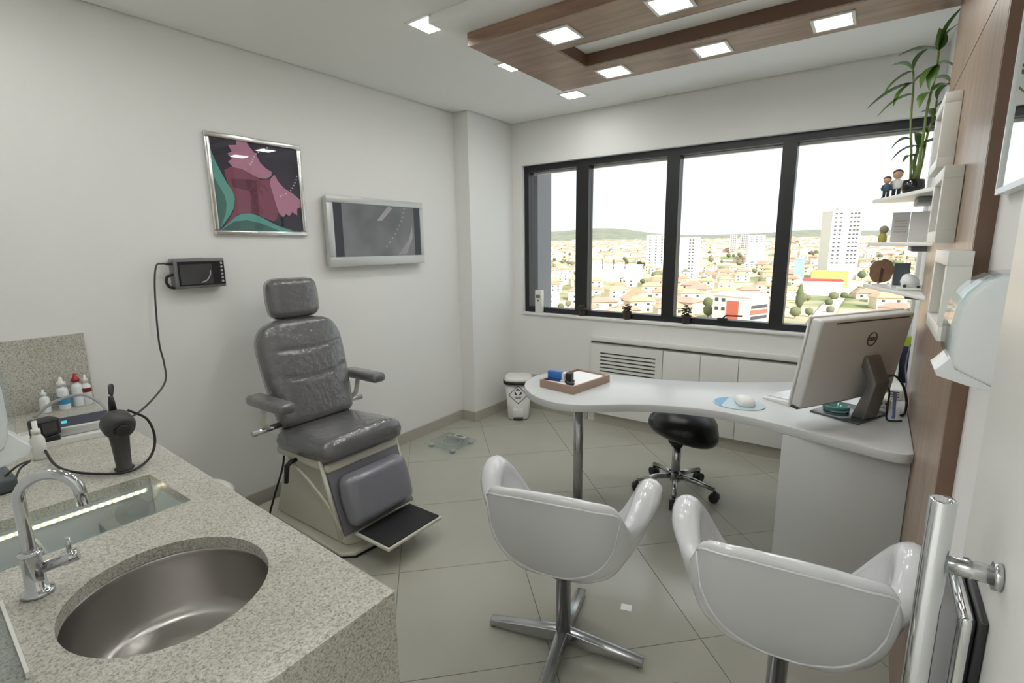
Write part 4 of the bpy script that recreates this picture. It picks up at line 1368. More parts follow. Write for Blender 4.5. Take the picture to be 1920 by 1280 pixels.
# tray with papers and stamps
e1, e2 = Vector((0.223, -0.032, 0)), Vector((0.05, 0.327, 0))
o_ = Vector((-1.42, 2.228, ZD))
pt = thing('paper_tray', 'shallow tan wooden tray of papers at the round desk end', 'tray', tuple(o_ + (e1 + e2) / 2))


def quad_prism(a0, a1, b0, b1, z0, z1):
    c = [o_ + e1 * a + e2 * b for a, b in ((a0, b0), (a1, b0), (a1, b1), (a0, b1))]
    return MB().prism([(p.x, p.y) for p in c], ZD + z0, ZD + z1)


M_TRAY = mat('tan_laminate', (168, 140, 126), 0.5, vary=0.06, vscale=20)
part(quad_prism(0, 1, 0, 1, 0.0005, 0.006), 'tray_bottom', M_TRAY, pt)
for b in ((0, 1, 0, 0.03), (0, 1, 0.97, 1), (0, 0.045, 0.03, 0.97), (0.955, 1, 0.03, 0.97)):
    part(quad_prism(*b, 0.0062, 0.042), 'tray_side', M_TRAY, pt)
single(quad_prism(0.09, 0.94, 0.10, 0.955, 0.0065, 0.034), 'paper_stack', mat('paper', (240, 243, 243), 0.6), 'stack of white paper lying in the tan tray', 'paper')


def stamp(a, b, w, d_, h, m1, m2, label):
    p = o_ + e1 * a + e2 * b
    z = ZD + 0.0345
    t = thing('stamp', label, 'stamp', (p.x, p.y, z), 0.12, 'stamps in the tray')
    M0 = rotz(0.12, (p.x, p.y, z))
    part(MB().at(M0).box(-w / 2, w / 2, -d_ / 2, d_ / 2, 0.012, h), 'stamp_housing', m1, t, bevel=0.004)
    part(MB().at(M0).box(-w / 2 - 0.004, w / 2 + 0.004, -d_ / 2 - 0.003, d_ / 2 + 0.003, 0.0, 0.0118), 'stamp_foot', m2, t, bevel=0.002)


M_SBLUE = mat('stamp_blue', (58, 118, 196), 0.35)
M_SNAVY = mat('stamp_navy', (36, 66, 128), 0.35)
stamp(0.24, 0.20, 0.080, 0.034, 0.052, M_SBLUE, M_SNAVY, 'bright blue self-inking stamp in the tan tray')
stamp(0.475, 0.22, 0.018, 0.034, 0.05, M_WHITEPL, M_WHITEPL, 'narrow white stamp between the blue and black ones')
stamp(0.62, 0.24, 0.034, 0.036, 0.052, M_BLKPL, M_BLKPL, 'black round-cornered stamp in the tan tray')
single(MB().tube([o_ + e1 * 0.70 + e2 * 0.10 + Vector((0, 0, 0.044)), o_ + e1 * 0.88 + e2 * 0.12 + Vector((0, 0, 0.044))], [0.009, 0.007], 12), 'clip', M_DKPL, 'small dark clip by the front corner of the tray', 'clip')

# glass dish on the computer foot
gd = thing('glass_dish', 'round greenish glass dish on the computer foot', 'dish', (-0.085, 2.605, ZD + 0.0095))
part(MB().lathe([(0.045, 0.0), (0.052, 0.004), (0.054, 0.024), (0.050, 0.026), (0.047, 0.010), (0.002, 0.008)], 28, (-0.085, 2.605, ZD + 0.0095), cap=False), 'dish', mat('green_glass', (112, 168, 162), 0.12, trans=0.55), gd)

# wires and boxes in the corner of the desk
rt = thing('white_router', 'white router box with vents in the desk corner', 'router', (0.11, 3.05, ZD))
part(MB().box(0.055, 0.165, 2.96, 3.16, ZD + 0.0005, ZD + 0.055), 'casing', W_TRIM, rt, bevel=0.008)
for k in range(3):
    part(MB().box(0.075, 0.15, 2.9585, 2.9598, ZD + 0.014 + k * 0.012, ZD + 0.018 + k * 0.012), 'vent', M_DKPL, rt)
psu = thing('power_strip', 'white power strip with dark sockets behind the computer', 'power strip', (0.07, 2.84, ZD))
part(MB().box(0.045, 0.115, 2.78, 2.93, ZD + 0.0005, ZD + 0.04), 'casing', W_TRIM, psu, bevel=0.006)
for k in range(3):
    part(MB().tube([(0.06 + 0.02 * k, 2.7795, ZD + 0.024), (0.06 + 0.02 * k, 2.7775, ZD + 0.024)], 0.006, 10), 'socket', M_DKPL, psu)
ph = thing('desk_phone', 'white upright phone base in the desk corner by the window', 'phone', (0.10, 3.32, ZD))
part(MB().prism([(3.23, ZD + 0.0005), (3.42, ZD + 0.0005), (3.42, ZD + 0.16), (3.36, ZD + 0.17)], 0.03, 0.15, axis='x'), 'phone_base', W_TRIM, ph, bevel=0.006)
bx = thing('blue_carton', 'small blue carton standing on the phone base by the window', 'carton', (0.09, 3.395, ZD + 0.171))
part(MB().box(0.05, 0.115, 3.365, 3.418, ZD + 0.171, ZD + 0.30), 'carton_body', mat('carton_blue', (44, 66, 150), 0.45), bx, bevel=0.001)
part(MB().box(0.052, 0.113, 3.3635, 3.3648, ZD + 0.235, ZD + 0.24), 'carton_stripe', W_TRIM, bx)
bx2 = thing('lime_carton', 'small lime and navy carton beside the blue one', 'carton', (0.145, 3.395, ZD + 0.0005))
part(MB().box(0.152, 0.19, 3.36, 3.42, ZD + 0.0005, ZD + 0.20), 'carton_body', mat('carton_navy', (30, 36, 70), 0.45), bx2, bevel=0.001)
part(MB().box(0.152, 0.19, 3.36, 3.42, ZD + 0.2005, ZD + 0.25), 'carton_top', mat('carton_lime', (168, 196, 56), 0.45), bx2, bevel=0.001)
for pts, r, nm, lab, m_ in (
    ([(0.075, 2.62, 0.93), (0.115, 2.72, 0.92), (0.15, 2.75, 0.87), (0.168, 2.76, 0.80), (0.165, 2.73, 0.757), (0.15, 2.68, 0.757)], 0.005, 'power_lead', 'thick black power lead drooping behind the computer', M_BLKPL),
    ([(0.08, 2.60, 0.90), (0.098, 2.63, 0.87), (0.098, 2.62, 0.80), (0.10, 2.59, 0.757), (0.128, 2.58, 0.757), (0.15, 2.60, 0.757)], 0.004, 'monitor_lead', 'thin black lead looping down to the desk by the wood wall', M_BLKPL),
    ([(0.12, 2.67, 0.86), (0.122, 2.66, 0.80), (0.124, 2.64, 0.765), (0.122, 2.625, 0.757)], 0.006, 'blue_lead', 'short blue network lead behind the computer', mat('lead_blue', (120, 132, 190), 0.4)),
    ([(0.168, 3.0, 1.02), (0.16, 2.98, 0.92), (0.17, 2.96, 0.84), (0.165, 2.97, 0.80)], 0.003, 'grey_lead', 'thin grey lead hanging on the wood wall', mat('lead_grey', (110, 110, 112), 0.4)),
    ([(0.13, 3.33, 1.13), (0.125, 3.32, 1.02), (0.125, 3.22, 0.93), (0.135, 3.20, 0.85), (0.14, 3.195, 0.757)], 0.004, 'white_lead', 'white lead running down past the blue carton', W_TRIM)):
    single(MB().tube(smooth_path(pts, 6), r, 8), nm, m_, lab, 'cable')

# ------------------------------------------------------------------ bamboo, figurines and keepsakes on the shelves
Z1 = SHZ[0]
PX, PY = 0.105, 3.13
pt_ = thing('lucky_bamboo', 'tall green lucky bamboo in a black bowl on the top shelf', 'plant', (PX, PY, Z1))
part(MB().lathe([(0.026, 0.0), (0.040, 0.008), (0.046, 0.03), (0.042, 0.062), (0.037, 0.064), (0.036, 0.05), (0.001, 0.048)], 26, (PX, PY, Z1 + 0.0005), cap=False), 'bowl', mat('black_glaze', (24, 24, 26), 0.14), pt_)
part(MB().lathe([(0.036, 0.0), (0.001, 0.006)], 18, (PX, PY, Z1 + 0.05), cap=False), 'pebbles', mat('pebbles', (120, 116, 106), 0.7, bump=0.6, bscale=90), pt_)
M_STALK = mat('bamboo_stalk', (104, 122, 58), 0.4, vary=0.15, vscale=18)
M_LEAFG = mat('bamboo_leaf', (72, 104, 36), 0.4, vary=0.25, vscale=12)
stalks = []
for (dx, dy, h, lean, r) in ((-0.012, 0.0, 0.50, (-0.045, 0.0), 0.0055), (0.006, -0.012, 0.56, (0.02, -0.02), 0.0065), (0.014, 0.012, 0.36, (0.03, 0.0), 0.0055), (0.0, 0.012, 0.17, (-0.005, 0.01), 0.009)):
    b = Vector((PX + dx, PY + dy, Z1 + 0.052))
    tp = b + Vector((lean[0], lean[1], h))
    path = [b.lerp(tp, k / 10) + Vector((0.006 * math.sin(k * 0.9), 0.006 * math.cos(k * 0.7), 0)) * (k / 10) for k in range(11)]
    stalks.append((path, r))
    part(MB().tube(path, [r * (1.12 if k % 2 == 0 else 0.95) * (1 - 0.35 * k / 10) for k in range(11)], 10), 'stalk', M_STALK, pt_)
lmesh = None


def leaf(base, tip, width, droop):
    """a folded, arching blade"""
    base, tip = Vector(base), Vector(tip)
    ax = tip - base
    sd = ax.cross(Vector((0, 0, 1)))
    sd = sd.normalized() if sd.length > 1e-5 else Vector((1, 0, 0))
    up_ = sd.cross(ax).normalized()
    n = 9
    vs = []
    for k in range(n):
        t = k / (n - 1)
        c = base + ax * t + up_ * (droop * math.sin(PI * t)) + Vector((0, 0, -droop * 0.7 * t * t))
        w = width * (math.sin(PI * min(1, t ** 0.75)) ** 0.8) * 0.5 + 0.0006
        vs += [c - sd * w + up_ * w * 0.35, c, c + sd * w + up_ * w * 0.35]
    m = MB()
    m.grid(vs, 3, n)
    vs2 = [Vector(v) - up_ * 0.0008 for v in vs]
    m.grid(vs2, 3, n)
    return m


random.seed(11)
# (stalk index, position along stalk, direction x, y, z rise, length)
leaves = [(0, 1.0, -1.0, -0.1, 0.55, 0.10), (0, 1.0, 0.6, -0.2, 1.1, 0.11), (0, 0.97, -0.6, -0.2, -0.5, 0.14), (0, 0.92, -1.0, 0.1, -0.45, 0.19), (0, 0.88, -0.5, -0.3, -0.7, 0.12), (0, 0.84, -1.0, -0.2, -0.6, 0.15), (0, 0.9, 0.6, 0.0, 0.2, 0.07),
          (1, 1.0, -0.1, -0.2, 1.0, 0.10), (1, 1.0, 0.55, -0.1, 0.9, 0.20), (1, 0.97, 0.4, 0.2, 0.8, 0.13), (1, 0.99, -1.0, -0.1, 0.10, 0.15), (1, 0.92, -0.15, -0.4, -0.9, 0.12), (1, 0.86, 0.7, -0.2, -0.25, 0.11), (1, 0.80, 0.8, 0.0, -0.3, 0.12), (1, 0.90, -0.4, -0.3, -0.7, 0.11), (1, 0.74, 0.6, -0.3, 0.1, 0.08), (1, 0.68, -0.3, -0.3, -0.5, 0.08),
          (2, 1.0, 0.5, -0.2, 0.8, 0.09), (2, 0.9, 0.9, 0.1, 0.2, 0.08), (2, 0.8, -0.5, -0.4, 0.3, 0.07), (2, 0.7, 0.8, -0.3, 0.4, 0.07), (2, 0.6, -0.7, -0.2, 0.2, 0.06), (2, 0.5, 0.8, 0.0, -0.2, 0.07), (2, 0.4, -0.6, -0.3, 0.3, 0.06),
          (3, 1.0, -0.9, -0.2, -0.5, 0.11), (3, 0.9, 0.7, -0.2, 0.3, 0.09), (3, 0.7, -0.6, -0.4, -0.2, 0.06), (3, 0.95, -0.2, 0.3, 0.9, 0.08), (0, 0.35, -0.9, -0.1, -0.4, 0.08)]
for si, f, dx, dy, dz, L in leaves:
    path, r = stalks[si]
    b = path[min(10, int(round(f * 10)))]
    d = Vector((dx, dy, dz)).normalized()
    tip = b + d * L
    tip.x = min(tip.x, XR - 0.012)
    part(leaf(b, tip, 0.040 + 0.012 * random.random(), 0.014), 'leaf', M_LEAFG, pt_, recalc=False)


def figurine(x, y, h, shirt, trousers, hair, label):
    t = thing('figurine', label, 'figurine', (x, y, Z1), 0, 'couple of figurines')
    for s in (-1, 1):
        part(MB().tube([(x + s * h * 0.075, y, Z1 + 0.006), (x + s * h * 0.07, y, Z1 + h * 0.34)], [h * 0.055, h * 0.065], 10), 'leg', trousers, t)
        part(MB().tube([(x + s * h * 0.13, y, Z1 + h * 0.60), (x + s * h * 0.19, y - 0.004, Z1 + h * 0.46), (x + s * h * 0.16, y - 0.008, Z1 + h * 0.36)], [h * 0.045, h * 0.04, h * 0.035], 8), 'arm', shirt, t)
    part(MB().lathe([(h * 0.12, 0), (h * 0.15, h * 0.05), (h * 0.16, h * 0.24), (h * 0.10, h * 0.33), (h * 0.05, h * 0.35)], 16, (x, y, Z1 + h * 0.32), sy=0.7), 'torso', shirt, t)
    ho = part(MB().ball((x, y, Z1 + h * 0.82), (h * 0.15, h * 0.14, h * 0.16)), 'head', mat('skin_tone', (206, 160, 132), 0.5), t)
    part(MB().ball((x, y + h * 0.03, Z1 + h * 0.88), (h * 0.16, h * 0.145, h * 0.125)), 'hair', hair, ho)
    part(MB().box(x - h * 0.17, x + h * 0.17, y - h * 0.12, y + h * 0.12, Z1 + 0.0004, Z1 + 0.006), 'stand', M_DKPL, t)


M_HAIR = mat('hair_brown', (62, 46, 38), 0.6)
figurine(0.004, 3.36, 0.112, mat('figurine_blue', (72, 88, 108), 0.5), mat('figurine_dark', (38, 38, 44), 0.5), M_HAIR, 'shorter figurine in a blue top beside the bamboo bowl')
figurine(0.046, 3.38, 0.145, mat('figurine_coat', (226, 226, 222), 0.5), mat('figurine_dark', (38, 38, 44), 0.5), M_HAIR, 'taller figurine in a white coat beside the bamboo bowl')
Z2 = SHZ[1]
kp = thing('yellow_figurine', 'small yellow-green animal figurine on the middle shelf', 'figurine', (0.012, 3.38, Z2))
part(MB().lathe([(0.016, 0.0), (0.020, 0.006), (0.019, 0.03), (0.012, 0.05)], 16, (0.012, 3.38, Z2 + 0.0005)), 'body', mat('figure_yellow', (172, 160, 74), 0.5), kp)
part(MB().ball((0.015, 3.38, Z2 + 0.066), (0.021, 0.019, 0.021)), 'head', mat('figure_grey', (150, 142, 118), 0.5), kp)
bk_ = thing('open_booklet', 'open white certificate booklet standing on the middle shelf', 'booklet', (0.12, 3.35, Z2))
for (p, q) in (((0.045, 3.33), (0.118, 3.36)), ((0.120, 3.36), (0.20, 3.30))):
    dx_, dy_ = q[0] - p[0], q[1] - p[1]
    part(MB().prism([(p[0], p[1]), (q[0], q[1]), (q[0] - dy_ * 0.02, q[1] + 0.003), (p[0] - dy_ * 0.02, p[1] + 0.003)], Z2 + 0.0005, Z2 + 0.15), 'page', mat('booklet_page', (226, 224, 222), 0.5), bk_)
for k in range(6):
    part(MB().prism([(0.055, 3.3325), (0.108, 3.3545), (0.108, 3.3535), (0.055, 3.3315)], Z2 + 0.05 + 0.014 * k, Z2 + 0.053 + 0.014 * k), 'print_line', mat('faint_print', (196, 180, 178), 0.6), bk_)
Z3 = SHZ[2]
wd = thing('wood_slice', 'rough brown wood-slice trophy on the bottom shelf', 'ornament', (0.025, 3.37, Z3))
pts = []
random.seed(5)
for k in range(22):
    a = 2 * PI * k / 22
    r = 0.054 * (1 + 0.03 * math.sin(2 * a) + 0.07 * random.uniform(-1, 1))
    pts.append((0.025 + r * math.cos(a), Z3 + 0.072 + r * 1.18 * math.sin(a)))
wso = part(MB().prism(pts, 3.36, 3.378, axis='y'), 'slice', mat('bark_wood', (132, 98, 74), 0.7, vary=0.3, vscale=26, bump=0.4, bscale=40), wd)
part(MB().prism([(0.018, Z3 + 0.012), (0.03, Z3 + 0.012), (0.036, Z3 + 0.08), (0.022, Z3 + 0.095)], 3.3585, 3.3598, axis='y'), 'crack', mat('bark_dark', (70, 46, 36), 0.7), wso)
part(MB().box(-0.01, 0.06, 3.365, 3.40, Z3 + 0.0004, Z3 + 0.0035), 'foot', W_TRIM, wd)
gp = thing('grey_photo_block', 'blue-grey block standing behind the wood slice', 'block', (0.112, 3.41, Z3))
part(MB().at(rotz(0.2, (0.112, 3.41, Z3 + 0.0005))).box(-0.035, 0.035, -0.012, 0.012, 0.0, 0.115), 'block', mat('slate_blue', (112, 122, 130), 0.4), gp, bevel=0.003)
em = thing('ear_model', 'white anatomical model with dark details on the bottom shelf', 'model', (0.15, 3.08, Z3))
part(MB().box(0.09, 0.20, 3.02, 3.14, Z3 + 0.0005, Z3 + 0.012), 'model_base', W_TRIM, em, bevel=0.003)
part(MB().at(Matrix.Translation((0.15, 3.08, Z3 + 0.012)) @ Matrix.Rotation(-0.5, 4, 'Y')).lathe([(0.03, 0.0), (0.038, 0.02), (0.03, 0.05), (0.014, 0.066), (0.004, 0.07)], 16), 'model_shell', M_WHITEPL, em)
part(MB().ball((0.118, 3.035, Z3 + 0.02), 0.008).ball((0.17, 3.03, Z3 + 0.018), 0.007), 'model_ossicles', M_DKPL, em)

# ------------------------------------------------------------------ on the window sill
def sill_pot(x, kind, label):
    y, z = 3.848, WZ0
    t = thing('potted_plant', label, 'plant', (x, y, z), 0, 'small pots on the sill')
    part(MB().lathe([(0.026, 0.0), (0.035, 0.055), (0.038, 0.056), (0.038, 0.066), (0.033, 0.066), (0.031, 0.056), (0.001, 0.056)], 20, (x, y, z + 0.0005), cap=False), 'pot', mat('brown_pot', (58, 46, 42), 0.5), t)
    green = mat('succulent_green', (56, 66, 44), 0.5, vary=0.2, vscale=30)
    random.seed(int(abs(x) * 1000))
    if kind == 'ball':
        m = MB()
        for k in range(26):
            a, e = random.uniform(0, 2 * PI), random.uniform(0.1, 1.4)
            d = Vector((math.cos(a) * math.cos(e), math.sin(a) * math.cos(e), math.sin(e)))
            b = Vector((x, y, z + 0.056))
            m.tube([b, b + d * 0.026, b + d * 0.046], [0.007, 0.008, 0.002], 6)
        part(m, 'foliage', green, t)
    else:
        for s in range(3):
            b = Vector((x + (s - 1) * 0.010, y + random.uniform(-0.008, 0.008), z + 0.05))
            h = (0.055, 0.075, 0.06)[s] * (1.15 if kind == 'tall' else 0.9)
            tp = b + Vector(((s - 1) * 0.012, 0, h))
            so = part(MB().tube([b, tp], [0.0035, 0.0025], 6), 'stem', green, t)
            m = MB()
            for k in range(8):
                c = b.lerp(tp, 0.3 + 0.7 * k / 7)
                a = k * 2.4 + s
                m.ball(tuple(c + Vector((math.cos(a) * 0.013, math.sin(a) * 0.010, 0.003))), (0.011, 0.009, 0.006), 8, 5)
            part(m, 'foliage', green, so)


sill_pot(-2.02, 'ball', 'round succulent in a brown pot before the narrow mullion')
sill_pot(-1.612, 'low', 'low branching succulent in a brown pot, middle of the sill')
sill_pot(-1.135, 'tall', 'tallest bushy succulent in a brown pot nearest the latch')
af = thing('thermometer', 'white upright room thermometer in the sill corner', 'thermometer', (-2.455, 3.845, WZ0))
afo = part(MB().box(-2.487, -2.42, 3.822, 3.868, WZ0 + 0.0005, WZ0 + 0.205), 'casing', W_TRIM, af, bevel=0.005)
part(MB().box(-2.476, -2.432, 3.8205, 3.8218, WZ0 + 0.135, WZ0 + 0.165), 'display', mat('lcd_grey', (110, 112, 108), 0.3), af)
part(MB().box(-2.462, -2.446, 3.8195, 3.8218, WZ0 + 0.105, WZ0 + 0.118), 'button', M_DKPL, af)
ol = thing('wall_outlet', 'small white wall outlet low behind the pedal bin', 'outlet', (-2.49, YB, 0.275))
part(MB().box(-2.535, -2.445, YB - 0.009, YB - 0.0005, 0.275, 0.345), 'plate', W_TRIM, ol, bevel=0.002)
part(MB().box(-2.515, -2.465, YB - 0.0125, YB - 0.0092, 0.29, 0.33), 'socket', mat('socket_grey', (190, 190, 188), 0.4), ol)

# ------------------------------------------------------------------ pedal bin, second bin, scale, scrap of paper
def make_bin():
    t = thing('pedal_bin', 'x', 'bin')
    def ring(w, d, z, n=32):
        out_ = []
        for i in range(n):
            a = 2 * PI * i / n
            c, s = math.cos(a), math.sin(a)
            k = (abs(c) ** 4 + abs(s) ** 4) ** (-0.25)
            out_.append((w * k * c, d * k * s, z))
        return out_
    m = MB()
    lv = [ring(0.085, 0.085, 0.003), ring(0.092, 0.092, 0.012), ring(0.115, 0.112, 0.325)]
    m.grid(sum(lv, []), 32, 3, closed_u=True)
    m.f.append(tuple(range(31, -1, -1)))
    m.s.append(False)
    m.f.append(tuple(range(64, 96)))
    m.s.append(False)
    part(m, 'bin_body', W_TRIM, t, local=True)
    m = MB()
    lv = [ring(0.1175, 0.115, 0.3255), ring(0.132, 0.129, 0.328), ring(0.132, 0.129, 0.354), ring(0.10, 0.10, 0.354)]
    m.grid(sum(lv, []), 32, 4, closed_u=True)
    part(m, 'bin_rim', M_BLKPL, t, local=True)
    m = MB()
    lv = [ring(0.124, 0.121, 0.3545), ring(0.126, 0.123, 0.362), ring(0.11, 0.108, 0.382), ring(0.06, 0.06, 0.389), ring(0.001, 0.001, 0.39)]
    m.grid(sum(lv, []), 32, 5, closed_u=True)
    part(m, 'bin_lid', W_TRIM, t, local=True)
    part(MB().box(-0.045, 0.045, -0.1035, -0.088, 0.03, 0.105), 'pedal_recess', W_TRIM, t, local=True, bevel=0.003)
    part(MB().box(-0.042, 0.042, -0.112, -0.09, 0.012, 0.022), 'pedal', M_DKPL, t, local=True, bevel=0.002)
    return t


bn = make_bin()
bn['label'] = 'white pedal bin with recycling symbol in the corner by the window'
bn['group'] = 'white pedal bins'
bn.location = (-2.475, 3.53, 0)
bn.rotation_euler = (0, 0, math.radians(33))
# sticker: diamond outline and three chasing arrows, tilted with the tapered front
TILT = math.atan2(0.020, 0.313)


def sticker(poly, name, parent, off=0.0):
    vs = []
    for dy in (-0.0012 - off, -0.0022 - off):
        for x, z in poly:
            vs.append((x, -(0.092 + (z - 0.012) * 0.0639) + dy, z))
    n = len(poly)
    fs = [tuple(range(n)), tuple(range(2 * n - 1, n - 1, -1))] + [(i, i + n, (i + 1) % n + n, (i + 1) % n) for i in range(n)]
    return part(MB().add(vs, fs), name, mat('print_dark', (58, 58, 60), 0.6), parent, local=True)


zc_, rd = 0.235, 0.085
dm = [(0, zc_ + rd), (rd, zc_), (0, zc_ - rd), (-rd, zc_)]
di = [(0, zc_ + rd - 0.007), (rd - 0.007, zc_), (0, zc_ - rd + 0.007), (-rd + 0.007, zc_)]
body_o = bn.children[0]
for k in range(4):
    k2 = (k + 1) % 4
    sticker([dm[k], dm[k2], di[k2], di[k]], 'sticker_edge', body_o)
for k in range(3):
    a = 2 * PI * k / 3 + PI / 2
    def P(r, w):
        return (r * math.cos(a + w), zc_ + 0.022 + r * math.sin(a + w))
    sticker([P(0.032, -0.75), P(0.034, 0.15), P(0.040, 0.10), P(0.030, 0.75), P(0.014, 0.35), P(0.021, 0.25), P(0.020, -0.65)], 'recycling_arrow', body_o)
sticker([(-0.03, zc_ - 0.018), (0.03, zc_ - 0.018), (0.03, zc_ - 0.024), (-0.03, zc_ - 0.024)], 'sticker_line', body_o)
sticker([(-0.024, zc_ - 0.030), (0.024, zc_ - 0.030), (0.024, zc_ - 0.034), (-0.024, zc_ - 0.034)], 'sticker_line', body_o)

wb = thing('waste_bin', 'white round-topped waste bin showing just past the counter edge', 'bin', (-2.32, 0.86, 0))
part(MB().lathe([(0.10, 0.0), (0.105, 0.01), (0.13, 0.42), (0.13, 0.43)], 28, (-2.32, 0.86, 0)), 'bin_body', W_TRIM, wb)
part(MB().lathe([(0.134, 0.431), (0.134, 0.445), (0.11, 0.468), (0.05, 0.48), (0.001, 0.481)], 28, (-2.32, 0.86, 0)), 'bin_lid', W_TRIM, wb)

sca = thing('bathroom_scale', 'clear glass bathroom scale on the floor beside the wall', 'scale', (-2.54, 2.707, 0))
for (x, y) in ((-2.65, 2.605), (-2.43, 2.605), (-2.65, 2.81), (-2.43, 2.81)):
    part(MB().lathe([(0.018, 0.0), (0.022, 0.004), (0.022, 0.019), (0.016, 0.021)], 16, (x, y, 0)), 'foot', M_SILVER, sca)
part(MB().box(-2.688, -2.392, 2.568, 2.846, 0.0215, 0.029), 'glass_plate', glass_mat('scale_glass', (0.92, 0.95, 0.95), 0.08, 0.5), sca, bevel=0.002)
part(MB().lathe([(0.078, 0.0293), (0.078, 0.031), (0.07, 0.031), (0.07, 0.0293)], 32, (-2.53, 2.70, 0), cap=False), 'ring_mark', mat('ring_grey', (150, 160, 160), 0.3), sca)
part(MB().box(-2.60, -2.48, 2.785, 2.835, 0.0293, 0.037), 'display_case', M_SILVER, sca, bevel=0.004)
part(MB().box(-2.57, -2.51, 2.795, 2.825, 0.0372, 0.038), 'display', mat('lcd_grey', (110, 112, 108), 0.3), sca)
single(MB().at(rotz(0.30, (-0.716, 1.795, 0))).box(-0.022, 0.022, -0.019, 0.019, 0.0004, 0.0016), 'paper_scrap', mat('paper', (240, 243, 243), 0.6), 'small white scrap of paper on the floor tiles', 'paper scrap')

# ------------------------------------------------------------------ outside: facade fin, city, hills
struct(MB().box(-2.95, -2.60, 4.05, 4.29, -3, 6), 'wall_fin', mat('grey_render', (132, 132, 134), 0.8), 'grey outside wall fin beyond the narrow window pane', cat='wall')


def ground_z(x, y):
    D = math.hypot(x, y)
    az = math.degrees(math.atan2(x, y))
    z = -36.0
    if D > 500:
        t = min(1.0, (D - 500) / 1900)
        z += 48 * t * t * (3 - 2 * t)
    if D > 2300:
        t = min(1.0, (D - 2300) / 1300)
        ridge = interp([(-60, 1.2), (-36, 1.3), (-31, 1.55), (-25, 1.85), (-19, 1.05), (-16, 0.95), (-10, 1.0), (-6, 1.2), (0, 1.0), (8, 1.2), (40, 1.0)], az)
        z += (3600 * math.tan(math.radians(ridge)) + 1.5 - 12) * t * t * (3 - 2 * t)
    z += 2.2 * noise.noise(Vector((x / 160, y / 160, 0.3))) * min(1, D / 600)
    return z


m_ground = bpy.data.materials.new('city_ground')
m_ground.use_nodes = True
nt = m_ground.node_tree
bs_ = nt.nodes['Principled BSDF']
bs_.inputs['Roughness'].default_value = 0.9
tc = nt.nodes.new('ShaderNodeTexCoord')
n1 = nt.nodes.new('ShaderNodeTexNoise')
n1.inputs['Scale'].default_value = 0.012
n1.inputs['Detail'].default_value = 6
nt.links.new(tc.outputs['Object'], n1.inputs['Vector'])
r1 = nt.nodes.new('ShaderNodeValToRGB')
r1.color_ramp.elements[0].position = 0.40
r1.color_ramp.elements[0].color = (*lin((118, 128, 84)), 1)
r1.color_ramp.elements[1].position = 0.56
r1.color_ramp.elements[1].color = (*lin((196, 182, 160)), 1)
nt.links.new(n1.outputs[0], r1.inputs[0])
# wooded hills take over with distance
sx_ = nt.nodes.new('ShaderNodeVectorMath')
sx_.operation = 'LENGTH'
nt.links.new(tc.outputs['Object'], sx_.inputs[0])
mr_ = nt.nodes.new('ShaderNodeMapRange')
mr_.inputs['From Min'].default_value = 2350
mr_.inputs['From Max'].default_value = 2700
nt.links.new(sx_.outputs['Value'], mr_.inputs[0])
n2 = nt.nodes.new('ShaderNodeTexNoise')
n2.inputs['Scale'].default_value = 0.02
n2.inputs['Detail'].default_value = 5
nt.links.new(tc.outputs['Object'], n2.inputs['Vector'])
r2 = nt.nodes.new('ShaderNodeValToRGB')
r2.color_ramp.elements[0].position = 0.35
r2.color_ramp.elements[0].color = (*lin((112, 116, 102)), 1)
r2.color_ramp.elements[1].position = 0.65
r2.color_ramp.elements[1].color = (*lin((134, 138, 120)), 1)
nt.links.new(n2.outputs[0], r2.inputs[0])
mx_ = nt.nodes.new('ShaderNodeMix')
mx_.data_type = 'RGBA'
nt.links.new(mr_.outputs[0], mx_.inputs[0])
nt.links.new(r1.outputs[0], mx_.inputs[6])
nt.links.new(r2.outputs[0], mx_.inputs[7])
nt.links.new(mx_.outputs[2], bs_.inputs['Base Color'])
MATS['city_ground'] = m_ground
vs, nu_ = [], 97
rad = [90, 140, 200, 260, 330, 400, 480, 560, 650, 760, 900, 1050, 1200, 1400, 1600, 1800, 2000, 2200, 2350, 2500, 2650, 2800, 2950, 3100, 3250, 3400, 3600, 3800]
for r in rad:
    for i in range(nu_):
        a = math.radians(-62 + 94 * i / (nu_ - 1))
        x, y = r * math.sin(a), r * math.cos(a)
        vs.append((x, y, ground_z(x, y)))
struct(MB().grid(vs, nu_, len(rad)), 'ground_city', m_ground, 'city ground rising to low wooded hills on the horizon', cat='ground')

M_HW = [mat('house_white', (236, 230, 218), 0.85), mat('house_cream', (230, 214, 186), 0.85), mat('house_pale_pink', (226, 196, 178), 0.85), mat('house_grey', (206, 206, 202), 0.85)]
M_HR = [mat('roof_terracotta', (198, 140, 114), 0.85), mat('roof_orange', (206, 160, 130), 0.85), mat('roof_brown', (170, 142, 126), 0.85), mat('roof_pale', (222, 212, 196), 0.85)]
M_WIN = mat('far_window', (74, 78, 84), 0.3)
M_TREE = [mat('tree_green', (92, 100, 70), 0.9, vary=0.3, vscale=0.3), mat('tree_olive', (112, 116, 86), 0.9, vary=0.3, vscale=0.3)]

